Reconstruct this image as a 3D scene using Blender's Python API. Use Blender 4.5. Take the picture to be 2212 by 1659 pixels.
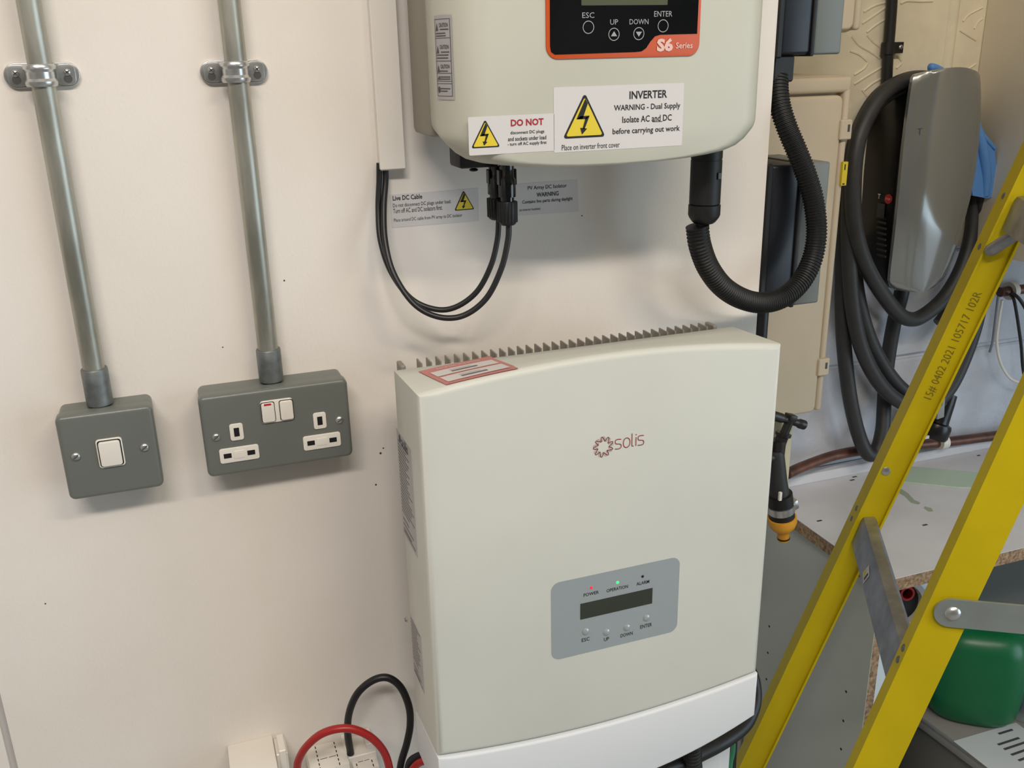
import bpy, bmesh, math, random
from mathutils import Vector, Matrix

random.seed(7)
scene = bpy.context.scene
for o in list(bpy.data.objects):
    bpy.data.objects.remove(o, do_unlink=True)
col = scene.collection

# ------------------------------------------------------------------ camera
H = 1.72                                   # eye height above the floor
FPX, CX, CY = 2032.4, 1106.0, 829.5        # focal length in pixels of the 2212 x 1659 frame
RM = ((0.9401475676, -0.3401127175, -0.0211161204),
      (-0.1316980252, -0.3054933571, -0.9430426496),
      (0.3142899638, 0.8893802045, -0.3320010098))      # right, down, forward
CAM = Vector((0.0, -0.95786, H))
cd = bpy.data.cameras.new('camera')
cam = bpy.data.objects.new('camera', cd)
col.objects.link(cam)
m = Matrix(((RM[0][0], -RM[1][0], -RM[2][0], CAM.x),
            (RM[0][1], -RM[1][1], -RM[2][1], CAM.y),
            (RM[0][2], -RM[1][2], -RM[2][2], CAM.z), (0, 0, 0, 1)))
cam.matrix_world = m
cd.sensor_width = 36.0
cd.lens = FPX / 2212.0 * 36.0
cd.clip_start = 0.02
scene.camera = cam

# ------------------------------------------------------------------ world, lamps, exposure
world = bpy.data.worlds.new('world')
scene.world = world
world.use_nodes = True
bg = world.node_tree.nodes['Background']
bg.inputs[0].default_value = (0.80, 0.90, 1.0, 1)
bg.inputs[1].default_value = 0.9


def area(name, loc, target, sx, sy, power, color):
    ld = bpy.data.lights.new(name, 'AREA')
    ld.shape = 'RECTANGLE'
    ld.size, ld.size_y = sx, sy
    ld.energy = power
    ld.color = color
    o = bpy.data.objects.new(name, ld)
    col.objects.link(o)
    o.location = loc
    o.rotation_euler = (Vector(target) - Vector(loc)).to_track_quat('-Z', 'Y').to_euler()
    return o


area('fluorescent_tube', (-0.42, -2.0, H + 1.42), (-0.05, 0.0, H - 0.5), 1.2, 0.12, 40.5, (1.0, 0.93, 0.87))
area('fluorescent_tube_over_bench', (1.05, -1.9, H + 1.42), (1.45, 0.3, H - 0.4), 1.2, 0.12, 23.0, (1.0, 0.88, 0.70))
area('garage_door_daylight', (3.15, -2.3, H - 0.35), (0.9, 0.0, H - 0.6), 2.2, 2.0, 44.0, (0.66, 0.85, 1.0))

vs = scene.view_settings
vs.view_transform = 'Standard'
vs.look = 'None'
vs.exposure = -0.26
vs.gamma = 1.0
vs.use_curve_mapping = False


# ------------------------------------------------------------------ helpers: a pixel of the frame to a point on a known plane
def ray(x, y):
    a, b = (x - CX) / FPX, (y - CY) / FPX
    return Vector([RM[0][i] * a + RM[1][i] * b + RM[2][i] for i in range(3)])


def ay(x, y, Y):
    d = ray(x, y)
    return CAM + d * ((Y - CAM.y) / d.y)


def ax(x, y, X):
    d = ray(x, y)
    return CAM + d * ((X - CAM.x) / d.x)


def az(x, y, Z):
    d = ray(x, y)
    return CAM + d * ((H + Z - CAM.z) / d.z)


# ------------------------------------------------------------------ materials
def lin(c):
    out = []
    for v in c:
        v /= 255.0
        out.append(v / 12.92 if v <= 0.04045 else ((v + 0.055) / 1.055) ** 2.4)
    return (*out, 1.0)


MATS = {}


def mat(name, rgb, rough=0.5, metal=0.0, var=0.0, vscale=8.0, rgb2=None, bump=0.0, bscale=200.0, emit=None, estr=1.0,
        alpha=None, coat=0.0, trans=0.0, spec=0.5, stretch=None):
    if name in MATS:
        return MATS[name]
    mt = bpy.data.materials.new(name)
    mt.use_nodes = True
    nt = mt.node_tree
    b = nt.nodes['Principled BSDF']
    b.inputs['Base Color'].default_value = lin(rgb)
    b.inputs['Roughness'].default_value = rough
    b.inputs['Metallic'].default_value = metal
    b.inputs['Specular IOR Level'].default_value = spec
    if coat:
        b.inputs['Coat Weight'].default_value = coat
        b.inputs['Coat Roughness'].default_value = 0.06
    if trans:
        b.inputs['Transmission Weight'].default_value = trans
    if alpha is not None:
        b.inputs['Alpha'].default_value = alpha
    if emit:
        b.inputs['Emission Color'].default_value = lin(emit)
        b.inputs['Emission Strength'].default_value = estr
    if var or bump:
        tc = nt.nodes.new('ShaderNodeTexCoord')
        src = tc.outputs['Object']
        if stretch:
            mp = nt.nodes.new('ShaderNodeMapping')
            mp.inputs['Scale'].default_value = stretch
            nt.links.new(src, mp.inputs['Vector'])
            src = mp.outputs['Vector']
    if var:
        n = nt.nodes.new('ShaderNodeTexNoise')
        n.inputs['Scale'].default_value = vscale
        n.inputs['Detail'].default_value = 5.0
        nt.links.new(src, n.inputs['Vector'])
        r = nt.nodes.new('ShaderNodeValToRGB')
        r.color_ramp.elements[0].position = 0.35
        r.color_ramp.elements[1].position = 0.68
        c2 = rgb2 if rgb2 else tuple(max(0, c * (1 - var)) for c in rgb)
        r.color_ramp.elements[0].color = lin(c2)
        r.color_ramp.elements[1].color = lin(rgb)
        nt.links.new(n.outputs['Fac'], r.inputs['Fac'])
        nt.links.new(r.outputs['Color'], b.inputs['Base Color'])
    if bump:
        n2 = nt.nodes.new('ShaderNodeTexNoise')
        n2.inputs['Scale'].default_value = bscale
        n2.inputs['Detail'].default_value = 4.0
        nt.links.new(src, n2.inputs['Vector'])
        bp = nt.nodes.new('ShaderNodeBump')
        bp.inputs['Strength'].default_value = bump
        bp.inputs['Distance'].default_value = 0.002
        nt.links.new(n2.outputs['Fac'], bp.inputs['Height'])
        nt.links.new(bp.outputs['Normal'], b.inputs['Normal'])
    MATS[name] = mt
    return mt


M_WALL = mat('painted_plaster', (236, 229, 221), 0.75, var=0.05, vscale=4.5, rgb2=(229, 221, 211), bump=0.10, bscale=260)
M_WALL2 = mat('painted_board_edge', (196, 194, 192), 0.8)
M_GAP = mat('dark_gap', (120, 118, 120), 0.9)
M_BLOCK = mat('white_painted_block', (208, 212, 222), 0.85, var=0.1, vscale=9, rgb2=(188, 190, 196), bump=0.7, bscale=90)
M_CREAMW = mat('cream_painted_plaster', (236, 224, 196), 0.85, var=0.06, vscale=14, bump=0.6, bscale=60)
M_PANEL = mat('beige_panel', (238, 227, 205), 0.6, var=0.04, vscale=3)
M_FLOOR = mat('concrete_floor', (176, 175, 172), 0.85, var=0.2, vscale=5, bump=0.4, bscale=50)
M_ROOM = mat('garage_wall', (196, 194, 190), 0.9, var=0.3, vscale=1.5, rgb2=(150, 148, 146))
M_CEIL = mat('ceiling_paint', (225, 224, 222), 0.85)
M_GALV = mat('galvanised_steel', (192, 190, 178), 0.40, 0.72, var=0.3, vscale=45, rgb2=(146, 145, 134), bump=0.12, bscale=120,
             stretch=(1, 1, 0.22))
M_GALVD = mat('dull_galvanised_coupler', (142, 145, 144), 0.5, 0.75, var=0.3, vscale=60, rgb2=(108, 112, 112))
M_ZINC = mat('bright_zinc', (214, 214, 212), 0.28, 0.85, var=0.15, vscale=60)
M_GREY = mat('grey_powder_coat', (108, 111, 106), 0.32, bump=0.05, bscale=600)
M_WHITE = mat('white_plastic', (232, 226, 216), 0.35)
M_CREAM = mat('cream_plastic', (197, 195, 180), 0.42, var=0.03, vscale=6)
M_INV = mat('inverter_white', (212, 212, 202), 0.48, var=0.03, vscale=5)
M_INVL = mat('inverter_lower_white', (226, 228, 230), 0.45)
M_ALU = mat('inverter_aluminium_body', (150, 144, 132), 0.55, 0.35)
M_FIN = mat('heatsink_fin', (150, 144, 134), 0.5, 0.4)
M_BLACK = mat('black_plastic', (18, 18, 19), 0.5)
M_BLACKG = mat('black_gloss', (10, 11, 13), 0.06, spec=0.6)
M_CABLE = mat('black_cable', (26, 26, 27), 0.42)
M_RUB = mat('charging_cable_rubber', (50, 50, 51), 0.5, var=0.12, vscale=30)
M_CORR = mat('corrugated_black', (13, 13, 13), 0.52)
M_RED = mat('red_cable', (168, 36, 34), 0.35)
M_STK = mat('sticker_white', (214, 209, 206), 0.4)
M_STKG = mat('sticker_grey', (176, 172, 172), 0.45)
M_INK = mat('ink_black', (24, 22, 22), 0.6)
M_INKG = mat('ink_grey', (74, 72, 72), 0.6)
M_INKR = mat('ink_red', (168, 24, 44), 0.6)
M_YEL = mat('sign_yellow', (226, 200, 52), 0.5)
M_ORANGE = mat('orange_trim', (200, 80, 24), 0.4)
M_ORANGEG = mat('orange_gloss', (206, 90, 50), 0.12)
M_LCD = mat('lcd_green_grey', (88, 92, 72), 0.12)
M_LCDD = mat('lcd_dark', (50, 54, 44), 0.08, spec=0.6)
M_SILVP = mat('silver_overlay', (166, 174, 176), 0.22, 0.25)
M_LGREY = mat('overlay_print_grey', (160, 162, 162), 0.5)
M_PINKP = mat('overlay_print_pale', (232, 190, 178), 0.4)
M_LOGO = mat('logo_red', (150, 46, 40), 0.5)
M_LOGO2 = mat('logo_orange', (196, 128, 108), 0.5)
M_LOGO3 = mat('logo_dark_red', (98, 32, 30), 0.5)
M_PINK = mat('sticker_red_border', (196, 120, 112), 0.45)
M_NAVY = mat('dark_isolator_base', (20, 23, 31), 0.38, var=0.15, vscale=12)
M_IGREY = mat('isolator_grey', (110, 115, 112), 0.45)
M_MBOX = mat('cream_grp', (206, 190, 164), 0.5, var=0.05, vscale=5)
M_SILVER = mat('charger_silver', (150, 152, 150), 0.16, 0.55, coat=0.6)
M_BODY = mat('charger_black', (16, 15, 15), 0.3)
M_GLOVE = mat('nitrile_blue', (92, 146, 214), 0.5, bump=0.4, bscale=80)
M_COPPER = mat('copper_pipe', (128, 88, 74), 0.42, 0.6, var=0.3, vscale=30, rgb2=(92, 66, 58))
M_MELA = mat('white_melamine', (222, 222, 226), 0.5, var=0.05, vscale=7)
M_CHIP = mat('chipboard_core', (186, 156, 124), 0.9, var=0.5, vscale=160, rgb2=(118, 94, 72), bump=0.6, bscale=180)
M_SIDE = mat('grey_melamine', (196, 200, 194), 0.6, var=0.03, vscale=3)
M_BLUEW = mat('pale_blue_panel', (216, 227, 234), 0.6)
M_DARKP = mat('grey_green_panel', (96, 99, 93), 0.6)
M_YLAD = mat('yellow_fibreglass', (203, 180, 10), 0.45, spec=0.3, var=0.06, vscale=10, bump=0.05, bscale=300)
M_YINK = mat('faded_ink', (122, 104, 20), 0.6)
M_LALU = mat('ladder_aluminium', (176, 178, 184), 0.38, 0.85, var=0.15, vscale=40)
M_STEELB = mat('spreader_steel', (160, 168, 166), 0.4, 0.55, var=0.06, vscale=20)
M_GREEN = mat('green_hdpe', (6, 98, 56), 0.35)
M_GREENP = mat('pale_green_board', (188, 208, 190), 0.6)
M_GREENS = mat('paint_smear_green', (160, 172, 152), 0.7)
M_TAP = mat('black_tap', (44, 42, 40), 0.35, var=0.3, vscale=60, rgb2=(26, 25, 25))
M_HOSEY = mat('yellow_hose_fitting', (228, 160, 44), 0.4)
M_CRATE = mat('grey_crate', (116, 114, 106), 0.6)
M_CRATED = mat('crate_lid_grey', (150, 146, 140), 0.55)
M_PAPER = mat('paper', (200, 204, 206), 0.7)
M_BOOK = mat('book_white', (206, 206, 204), 0.6)
M_BOOKD = mat('book_dark', (60, 64, 74), 0.6)
M_BAG = mat('clear_polythene', (190, 205, 210), 0.15, alpha=0.38, bump=0.5, bscale=40)
M_BLUE = mat('blue_packaging', (30, 92, 150), 0.5)
M_PGREY = mat('pot_grey', (184, 184, 180), 0.5)
M_STICKC = mat('cream_timber', (206, 200, 168), 0.6)
M_LEDR = mat('led_red', (200, 30, 50), 0.3, emit=(255, 40, 60), estr=0.8)
M_LEDG = mat('led_green', (40, 220, 90), 0.3, emit=(60, 255, 120), estr=1.6)
M_REDI = mat('red_indicator', (186, 40, 44), 0.35)
M_SIGNR = mat('stop_disc_red', (178, 44, 44), 0.5)
M_HOLE = mat('hole_black', (12, 11, 12), 0.6)
M_SPECK = mat('dark_speck', (70, 66, 62), 0.8)
M_RIVET = mat('rivet_steel', (130, 132, 136), 0.3, 0.9)


# ------------------------------------------------------------------ mesh helpers
def thing(name, label, cat, loc, group=None, kind=None):
    o = bpy.data.objects.new(name, None)
    col.objects.link(o)
    o.empty_display_size = 0.05
    o.location = loc
    tag(o, label, cat, group, kind)
    return o


def tag(o, label=None, cat=None, group=None, kind=None):
    if label:
        o['label'] = label
    if cat:
        o['category'] = cat
    if group:
        o['group'] = group
    if kind:
        o['kind'] = kind
    return o


def rootloc(p):
    l = Vector((0, 0, 0))
    while p is not None:
        l += p.location
        p = p.parent
    return l


class MB:
    def __init__(s):
        s.v, s.f = [], []

    def add(s, vs_, fs):
        n = len(s.v)
        s.v += [Vector(a) for a in vs_]
        s.f += [tuple(i + n for i in f) for f in fs]
        return s

    def box(s, x0, y0, z0, x1, y1, z1, r=0.0, seg=2):
        vs_ = [(x0, y0, z0), (x1, y0, z0), (x1, y1, z0), (x0, y1, z0), (x0, y0, z1), (x1, y0, z1), (x1, y1, z1), (x0, y1, z1)]
        fs = [(0, 3, 2, 1), (4, 5, 6, 7), (0, 1, 5, 4), (1, 2, 6, 5), (2, 3, 7, 6), (3, 0, 4, 7)]
        if r <= 0:
            return s.add(vs_, fs)
        bm = bmesh.new()
        bv = [bm.verts.new(a) for a in vs_]
        for f in fs:
            bm.faces.new([bv[i] for i in f])
        bmesh.ops.bevel(bm, geom=bm.edges[:], offset=r, segments=seg, profile=0.5, affect='EDGES')
        bm.verts.index_update()
        s.add([v.co.copy() for v in bm.verts], [[v.index for v in f.verts] for f in bm.faces])
        bm.free()
        return s

    def fbox(s, o, u, v, w, r=0.0):
        """box from corner o along three edge vectors"""
        o, u, v, w = Vector(o), Vector(u), Vector(v), Vector(w)
        t = MB().box(0, 0, 0, u.length, v.length, w.length, r)
        un, vn, wn = u.normalized(), v.normalized(), w.normalized()
        fs = t.f
        if un.cross(vn).dot(wn) < 0:
            fs = [tuple(reversed(f)) for f in fs]
        return s.add([o + un * a.x + vn * a.y + wn * a.z for a in t.v], fs)

    def loft(s, rings, cap0=True, cap1=True, closed=True, flip=False):
        n = len(rings[0])
        vs_ = [p for r in rings for p in r]
        fs = []
        for k in range(len(rings) - 1):
            for i in range(n if closed else n - 1):
                j = (i + 1) % n
                fs.append((k * n + i, k * n + j, (k + 1) * n + j, (k + 1) * n + i))
        if cap0:
            fs.append(tuple(reversed(range(n))))
        if cap1:
            fs.append(tuple(range((len(rings) - 1) * n, len(rings) * n)))
        if flip:
            fs = [tuple(reversed(f)) for f in fs]
        return s.add(vs_, fs)

    def tube(s, pts, r, seg=12, res=6, cap=True, rf=None, smooth=True):
        P = spline(pts, res) if smooth else [Vector(p) for p in pts]
        rings = []
        t = (P[1] - P[0]).normalized()
        a = t.orthogonal().normalized()
        for i, p in enumerate(P):
            t2 = ((P[min(i + 1, len(P) - 1)] - P[max(i - 1, 0)])).normalized()
            q = t.rotation_difference(t2)
            a = (q @ a)
            a = (a - t2 * a.dot(t2)).normalized()
            b = t2.cross(a)
            t = t2
            rr = r if rf is None else r * rf(i, len(P))
            rings.append([p + (a * math.cos(2 * math.pi * k / seg) + b * math.sin(2 * math.pi * k / seg)) * rr for k in range(seg)])
        return s.loft(rings, cap, cap)

    def lathe(s, o, axis, prof, seg=24, squash=None):
        """prof: list of (radius, distance along axis)"""
        o, axis = Vector(o), Vector(axis).normalized()
        a = axis.orthogonal().normalized()
        b = axis.cross(a)
        rings = [[o + axis * h + (a * math.cos(2 * math.pi * k / seg) + b * math.sin(2 * math.pi * k / seg)) * max(r, 1e-5)
                  for k in range(seg)] for r, h in prof]
        return s.loft(rings)

    def prism(s, poly, fn, w0, w1):
        n = len(poly)
        vs_ = [fn(u, v, w0) for u, v in poly] + [fn(u, v, w1) for u, v in poly]
        fs = [(i, (i + 1) % n, n + (i + 1) % n, n + i) for i in range(n)]
        fs.append(tuple(range(n, 2 * n)))
        fs.append(tuple(reversed(range(n))))
        return s.add(vs_, fs)

    def plate(s, u0, v0, u1, v1, r, fn, w0, w1, bev=0.0, n=5, seg=3):
        rings = [[fn(u, v, w0) for u, v in rrect(u0, v0, u1, v1, r, n)]]
        if bev > 0:
            for k in range(seg + 1):
                t = k / seg * math.pi / 2
                ins = bev * (1 - math.cos(t))
                w = w1 - bev + bev * math.sin(t)
                rings.append([fn(u, v, w) for u, v in rrect(u0 + ins, v0 + ins, u1 - ins, v1 - ins, max(r - ins, r * 0.3), n)])
        else:
            rings.append([fn(u, v, w1) for u, v in rrect(u0, v0, u1, v1, r, n)])
        return s.loft(rings)

    def build(s, name, material, parent=None, smooth=35, label=None, cat=None, group=None, kind=None):
        if parent is None:
            xs = [p.x for p in s.v]
            ys = [p.y for p in s.v]
            zs = [p.z for p in s.v]
            org = Vector(((min(xs) + max(xs)) / 2, (min(ys) + max(ys)) / 2, min(zs)))
        else:
            org = rootloc(parent)
        me = bpy.data.meshes.new(name)
        me.from_pydata([tuple(p - org) for p in s.v], [], s.f)
        me.update()
        bm = bmesh.new()
        bm.from_mesh(me)
        bmesh.ops.recalc_face_normals(bm, faces=bm.faces[:])
        bm.to_mesh(me)
        bm.free()
        me.materials.append(material)
        if smooth:
            me.shade_smooth()
            me.set_sharp_from_angle(angle=math.radians(smooth))
        o = bpy.data.objects.new(name, me)
        col.objects.link(o)
        if parent is None:
            o.location = org
        else:
            o.parent = parent
        tag(o, label, cat, group, kind)
        return o


def spline(pts, res=6):
    P = [Vector(p) for p in pts]
    if len(P) < 3:
        return P
    out = []
    for i in range(len(P) - 1):
        p0 = P[i - 1] if i else P[0] * 2 - P[1]
        p1, p2 = P[i], P[i + 1]
        p3 = P[i + 2] if i + 2 < len(P) else P[-1] * 2 - P[-2]
        for k in range(res):
            t = k / res
            out.append(0.5 * ((2 * p1) + (p2 - p0) * t + (2 * p0 - 5 * p1 + 4 * p2 - p3) * t * t + (3 * p1 - p0 - 3 * p2 + p3) * t ** 3))
    out.append(P[-1])
    return out


def resample(P, step):
    out = [P[0].copy()]
    acc = 0.0
    for a, b in zip(P[:-1], P[1:]):
        L = (b - a).length
        while acc + L >= step:
            t = (step - acc) / L
            a = a.lerp(b, t)
            L = (b - a).length
            acc = 0.0
            out.append(a.copy())
        acc += L
    return out


def rrect(u0, v0, u1, v1, r, n=5):
    pts = []
    for cu, cv, a0 in ((u1 - r, v0 + r, -90), (u1 - r, v1 - r, 0), (u0 + r, v1 - r, 90), (u0 + r, v0 + r, 180)):
        for k in range(n + 1):
            a = math.radians(a0 + 90 * k / n)
            pts.append((cu + r * math.cos(a), cv + r * math.sin(a)))
    return pts


def circ(cu, cv, r, n=20):
    return [(cu + r * math.cos(2 * math.pi * k / n), cv + r * math.sin(2 * math.pi * k / n)) for k in range(n)]


def roundpoly(P, r, n=4):
    """round the corners of a convex polygon"""
    out = []
    P = [Vector((a[0], a[1])) for a in P]
    for i in range(len(P)):
        p, a, b = P[i], (P[i - 1] - P[i]).normalized(), (P[(i + 1) % len(P)] - P[i]).normalized()
        ang = a.angle(b)
        d = r / math.tan(ang / 2)
        c = p + (a + b).normalized() * (r / math.sin(ang / 2))
        s0, s1 = p + a * d - c, p + b * d - c
        a0 = math.atan2(s0.y, s0.x)
        da = math.atan2(s1.y, s1.x) - a0
        da = (da + math.pi) % (2 * math.pi) - math.pi
        for k in range(n + 1):
            out.append((c.x + r * math.cos(a0 + da * k / n), c.y + r * math.sin(a0 + da * k / n)))
    return out


def fy(Y):
    """frame of a wall-parallel plane: u = x, v = z, w = out of the plane towards the room"""
    return lambda u, v, w: Vector((u, Y - w, v))


def fx(X):
    """left-hand face at x = X: u runs away from the viewer to the front (-y), w to the left"""
    return lambda u, v, w: Vector((X - w, -u, v))


TXT = {}


def textdata(body, bold):
    key = (body, bold)
    if key not in TXT:
        cu = bpy.data.curves.new('t', 'FONT')
        cu.body = body
        cu.resolution_u = 2
        cu.offset = bold
        cu.fill_mode = 'FRONT'
        o = bpy.data.objects.new('t', cu)
        me = bpy.data.meshes.new_from_object(o)
        vs_ = [(v.co.x, v.co.y) for v in me.vertices]
        fs = [tuple(p.vertices) for p in me.polygons]
        bpy.data.objects.remove(o)
        bpy.data.curves.remove(cu)
        bpy.data.meshes.remove(me)
        TXT[key] = (vs_, fs)
    return TXT[key]


def lettering(body, fn, uc, vc, w, material, parent, bold=0.0, h=None, rot=0.0, w0=0.0003, name='lettering'):
    vs_, fs = textdata(body, bold)
    xs = [a[0] for a in vs_]
    ys = [a[1] for a in vs_]
    x0, x1, y0, y1 = min(xs), max(xs), min(ys), max(ys)
    sx = w / (x1 - x0)
    sy = sx if h is None else h / (y1 - y0)
    c, sn = math.cos(rot), math.sin(rot)
    mb = MB()
    out = []
    for a, b in vs_:
        p, q = (a - (x0 + x1) / 2) * sx, (b - (y0 + y1) / 2) * sy
        out.append(fn(uc + p * c - q * sn, vc + p * sn + q * c, w0))
    mb.add(out, fs)
    o = mb.build(name, material, parent, smooth=0)
    return o


def tpx(body, x0, x1, y, Y, material, parent, bold=0.0, hpx=None, w0=0.0004):
    """lettering between two pixel columns on the wall-parallel plane at Y"""
    c = ay((x0 + x1) / 2, y, Y)
    w = ay(x1, y, Y).x - ay(x0, y, Y).x
    h = None
    if hpx:
        h = ay((x0 + x1) / 2, y - hpx / 2, Y).z - ay((x0 + x1) / 2, y + hpx / 2, Y).z
    return lettering(body, fy(Y), c.x, c.z, w, material, parent, bold, h, w0=w0)


def warn_triangle(fn, apex, bl, br, parent, w0=0.0002):
    """yellow high-voltage triangle with a bolt"""
    P = [bl, br, apex]
    c = ((bl[0] + br[0] + apex[0]) / 3, (bl[1] + br[1] + apex[1]) / 3)
    wd = br[0] - bl[0]
    ht = apex[1] - (bl[1] + br[1]) / 2
    b = MB().prism(roundpoly(P, wd * 0.045), fn, 0, w0 + 0.0001).build('triangle_border', M_INK, parent, smooth=0)
    Q = [(c[0] + (p[0] - c[0]) * 0.86, c[1] + (p[1] - c[1]) * 0.86) for p in P]
    MB().prism(roundpoly(Q, wd * 0.03), fn, 0, w0 + 0.0003).build('triangle_field', M_YEL, parent, smooth=0)
    ou, ov = apex[0], (bl[1] + br[1]) / 2
    bolt = MB()
    for B in ([(0.01, 0.87), (-0.195, 0.42), (-0.055, 0.42), (0.067, 0.76)], [(-0.195, 0.42), (0.035, 0.42), (0.11, 0.49), (-0.10, 0.487)],
              [(0.015, 0.45), (0.11, 0.49), (-0.004, 0.20), (-0.055, 0.20)], [(0.055, 0.205), (-0.067, 0.077), (-0.108, 0.228)]):
        bolt.add([fn(ou + a * wd, ov + bb * ht, w0 + 0.0006) for a, bb in B], [tuple(range(len(B)))])
    bolt.build('bolt', M_INK, parent, smooth=0)
    return b


def tri_px(ap, bl, br, Y, parent):
    f = [ay(*p, Y) for p in (ap, bl, br)]
    zb = (f[1].z + f[2].z) / 2
    warn_triangle(fy(Y), (f[0].x, f[0].z), (f[1].x, zb), (f[2].x, zb), parent)


def screw_head(parent, c, n, r, up=(0, 0, 1), name='screw', cross=True):
    """domed screw head with a slot; n is the outward direction"""
    n = Vector(n).normalized()
    s_ = MB().lathe(Vector(c), n, [(r, 0), (r, r * 0.25), (r * 0.8, r * 0.5), (r * 0.4, r * 0.62), (0.0001, r * 0.64)], 16).build(name, M_ZINC, parent)
    a = Vector((0.8, 0, 0.6))
    a = (a - n * a.dot(n)).normalized()
    b = n.cross(a)
    for i, (p, q) in enumerate(((a, b), (b, a)) if cross else ((a, b),)):
        t = r * 0.13
        MB().fbox(Vector(c) + n * r * 0.45 - p * r * 0.75 - q * t, p * r * 1.5, q * 2 * t, n * r * 0.23).build('slot', M_INKG, s_, smooth=0)
    return s_


# ================================================================== THE SETTING
wall_left = MB().box(-0.2365, 0.0, 0.0, 0.662, 0.5, H + 1.50).build('wall_left', M_WALL, kind='structure', smooth=0)
MB().box(-0.2445, 0.006, 0.0, -0.2365, 0.5, H + 1.50).build('trim_1', M_WALL2, kind='structure', smooth=0)
MB().box(-1.6, 0.002, 0.0, -0.2445, 0.5, H + 1.50).build('wall_side', M_WALL, kind='structure', smooth=0)
MB().box(-1.6, -4.5, -0.06, 3.2, 0.6, 0.0).build('floor', M_FLOOR, kind='structure', smooth=0)
MB().box(-1.6, -4.5, H + 1.50, 3.2, 0.6, H + 1.55).build('ceiling', M_CEIL, kind='structure', smooth=0)

MB().box(-1.65, -4.5, 0.0, -1.6, 0.6, H + 1.50).build('wall_far_left', M_ROOM, kind='structure', smooth=0)
MB().box(-1.6, -4.55, 0.0, 3.2, -4.5, H + 1.50).build('wall_rear', M_ROOM, kind='structure', smooth=0)
MB().box(3.2, -1.1, 0.0, 3.25, 0.6, H + 1.50).build('wall_right', M_ROOM, kind='structure', smooth=0)
MB().box(3.2, -4.5, 0.0, 3.25, -3.5, H + 1.50).build('wall_right_pier', M_ROOM, kind='structure', smooth=0)
MB().box(3.2, -3.5, H + 0.65, 3.25, -1.1, H + 1.50).build('wall_right_lintel', M_ROOM, kind='structure', smooth=0)

# back wall: rendered upper part over a course of white painted blocks
WB = 0.5
wall_back = MB().box(0.662, WB + 0.008, 0.0, 3.2, WB + 0.1, H + 1.50).build('wall_back', M_BLOCK, kind='structure', smooth=0)
render_z = H - 0.345
MB().box(0.662, WB - 0.004, render_z, 1.46, WB + 0.012, H + 1.50).build('render_coat', M_CREAMW, wall_back, smooth=0)
blk = 0
z = H - 0.842 - 0.215 + 0.013
for row in range(4):
    zb = H - 0.838 - 0.215 + 0.013 + row * 0.219
    zt = zb + 0.211
    if row == 3:
        zt = min(zt, render_z)
    x = 0.67 - (0.22 if row % 2 else 0.0)
    while x < 2.2:
        x0_, x1_ = max(x, 0.664), min(x + 0.436, 2.25)
        if x1_ - x0_ > 0.03:
            MB().box(x0_, WB, zb, x1_, WB + 0.02, zt, 0.004, 1).build('block', M_BLOCK, wall_back)
        x += 0.44

# embossed herringbone ridges of the cream coat
ridges = [[(1865, 26), (1890, 12), (1918, 4)], [(1862, 51), (1890, 32), (1916, 14)], [(1872, 70), (1895, 52), (1916, 40)],
          [(1873, 76), (1888, 92), (1910, 108)], [(1840, 78), (1855, 97), (1880, 112), (1900, 126)], [(1836, 110), (1856, 118), (1875, 134)],
          [(1875, 134), (1866, 148), (1845, 162)], [(1845, 182), (1880, 160), (1908, 143)], [(1866, 196), (1885, 180), (1912, 165)],
          [(1862, 194), (1872, 208)], [(1937, 120), (1948, 134), (1936, 148)], [(2080, 46), (2092, 32), (2122, 16)],
          [(2073, 65), (2090, 76), (2108, 87)], [(2104, 62), (2112, 48), (2122, 40)], [(2085, 153), (2108, 138)],
          [(1945, 8), (1960, 2), (1990, 3), (2015, 2)]]
rg = MB()
for rd in ridges:
    rg.tube([ay(px, py, WB - 0.004) for px, py in rd], 0.0022, 6, 5)
rg.build('plaster_ridges', M_CREAMW, wall_back, kind='stuff')
pc = [ay(2063, 0, WB - 0.004), ay(2047, 150, WB - 0.004)]
MB().lathe((pc[0].x, WB + 0.002, H - 0.30), (0, 0, 1), [(0.0135, 0), (0.0135, 1.2)], 20).build('painted_pipe', M_CREAMW, wall_back)

# hung cupboard side on the right
MB().box(1.455, -0.25, H - 0.383, 1.95, WB - 0.005, H + 0.9, 0.003).build(
    'wall_cupboard', M_PANEL, label='beige wall cupboard at the right edge beside the car charger', cat='cupboard')

# ================================================================== CONDUITS, SADDLES
CY_ = -0.0165


def conduit(x, zbot, ztopc, label):
    r = thing('steel_conduit', label, 'conduit', (x, CY_, zbot), 'galvanised conduits on the white wall')
    MB().lathe((x, CY_, ztopc - 0.006), (0, 0, 1), [(0.010, 0), (0.010, H + 1.50 - ztopc + 0.006)], 24).build('pipe', M_GALV, r)
    MB().lathe((x, CY_, zbot), (0, 0, 1), [(0.0108, 0.0), (0.0122, 0.0008), (0.0122, ztopc - zbot - 0.001), (0.0116, ztopc - zbot), (0.0101, ztopc - zbot)], 24).build('coupler', M_GALVD, r)
    return r


conduit(-0.0912, H - 0.3128, H - 0.276, 'galvanised conduit dropping into the single light switch')
conduit(0.0718, H - 0.3112, H - 0.277, 'galvanised conduit dropping into the double socket')


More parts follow.
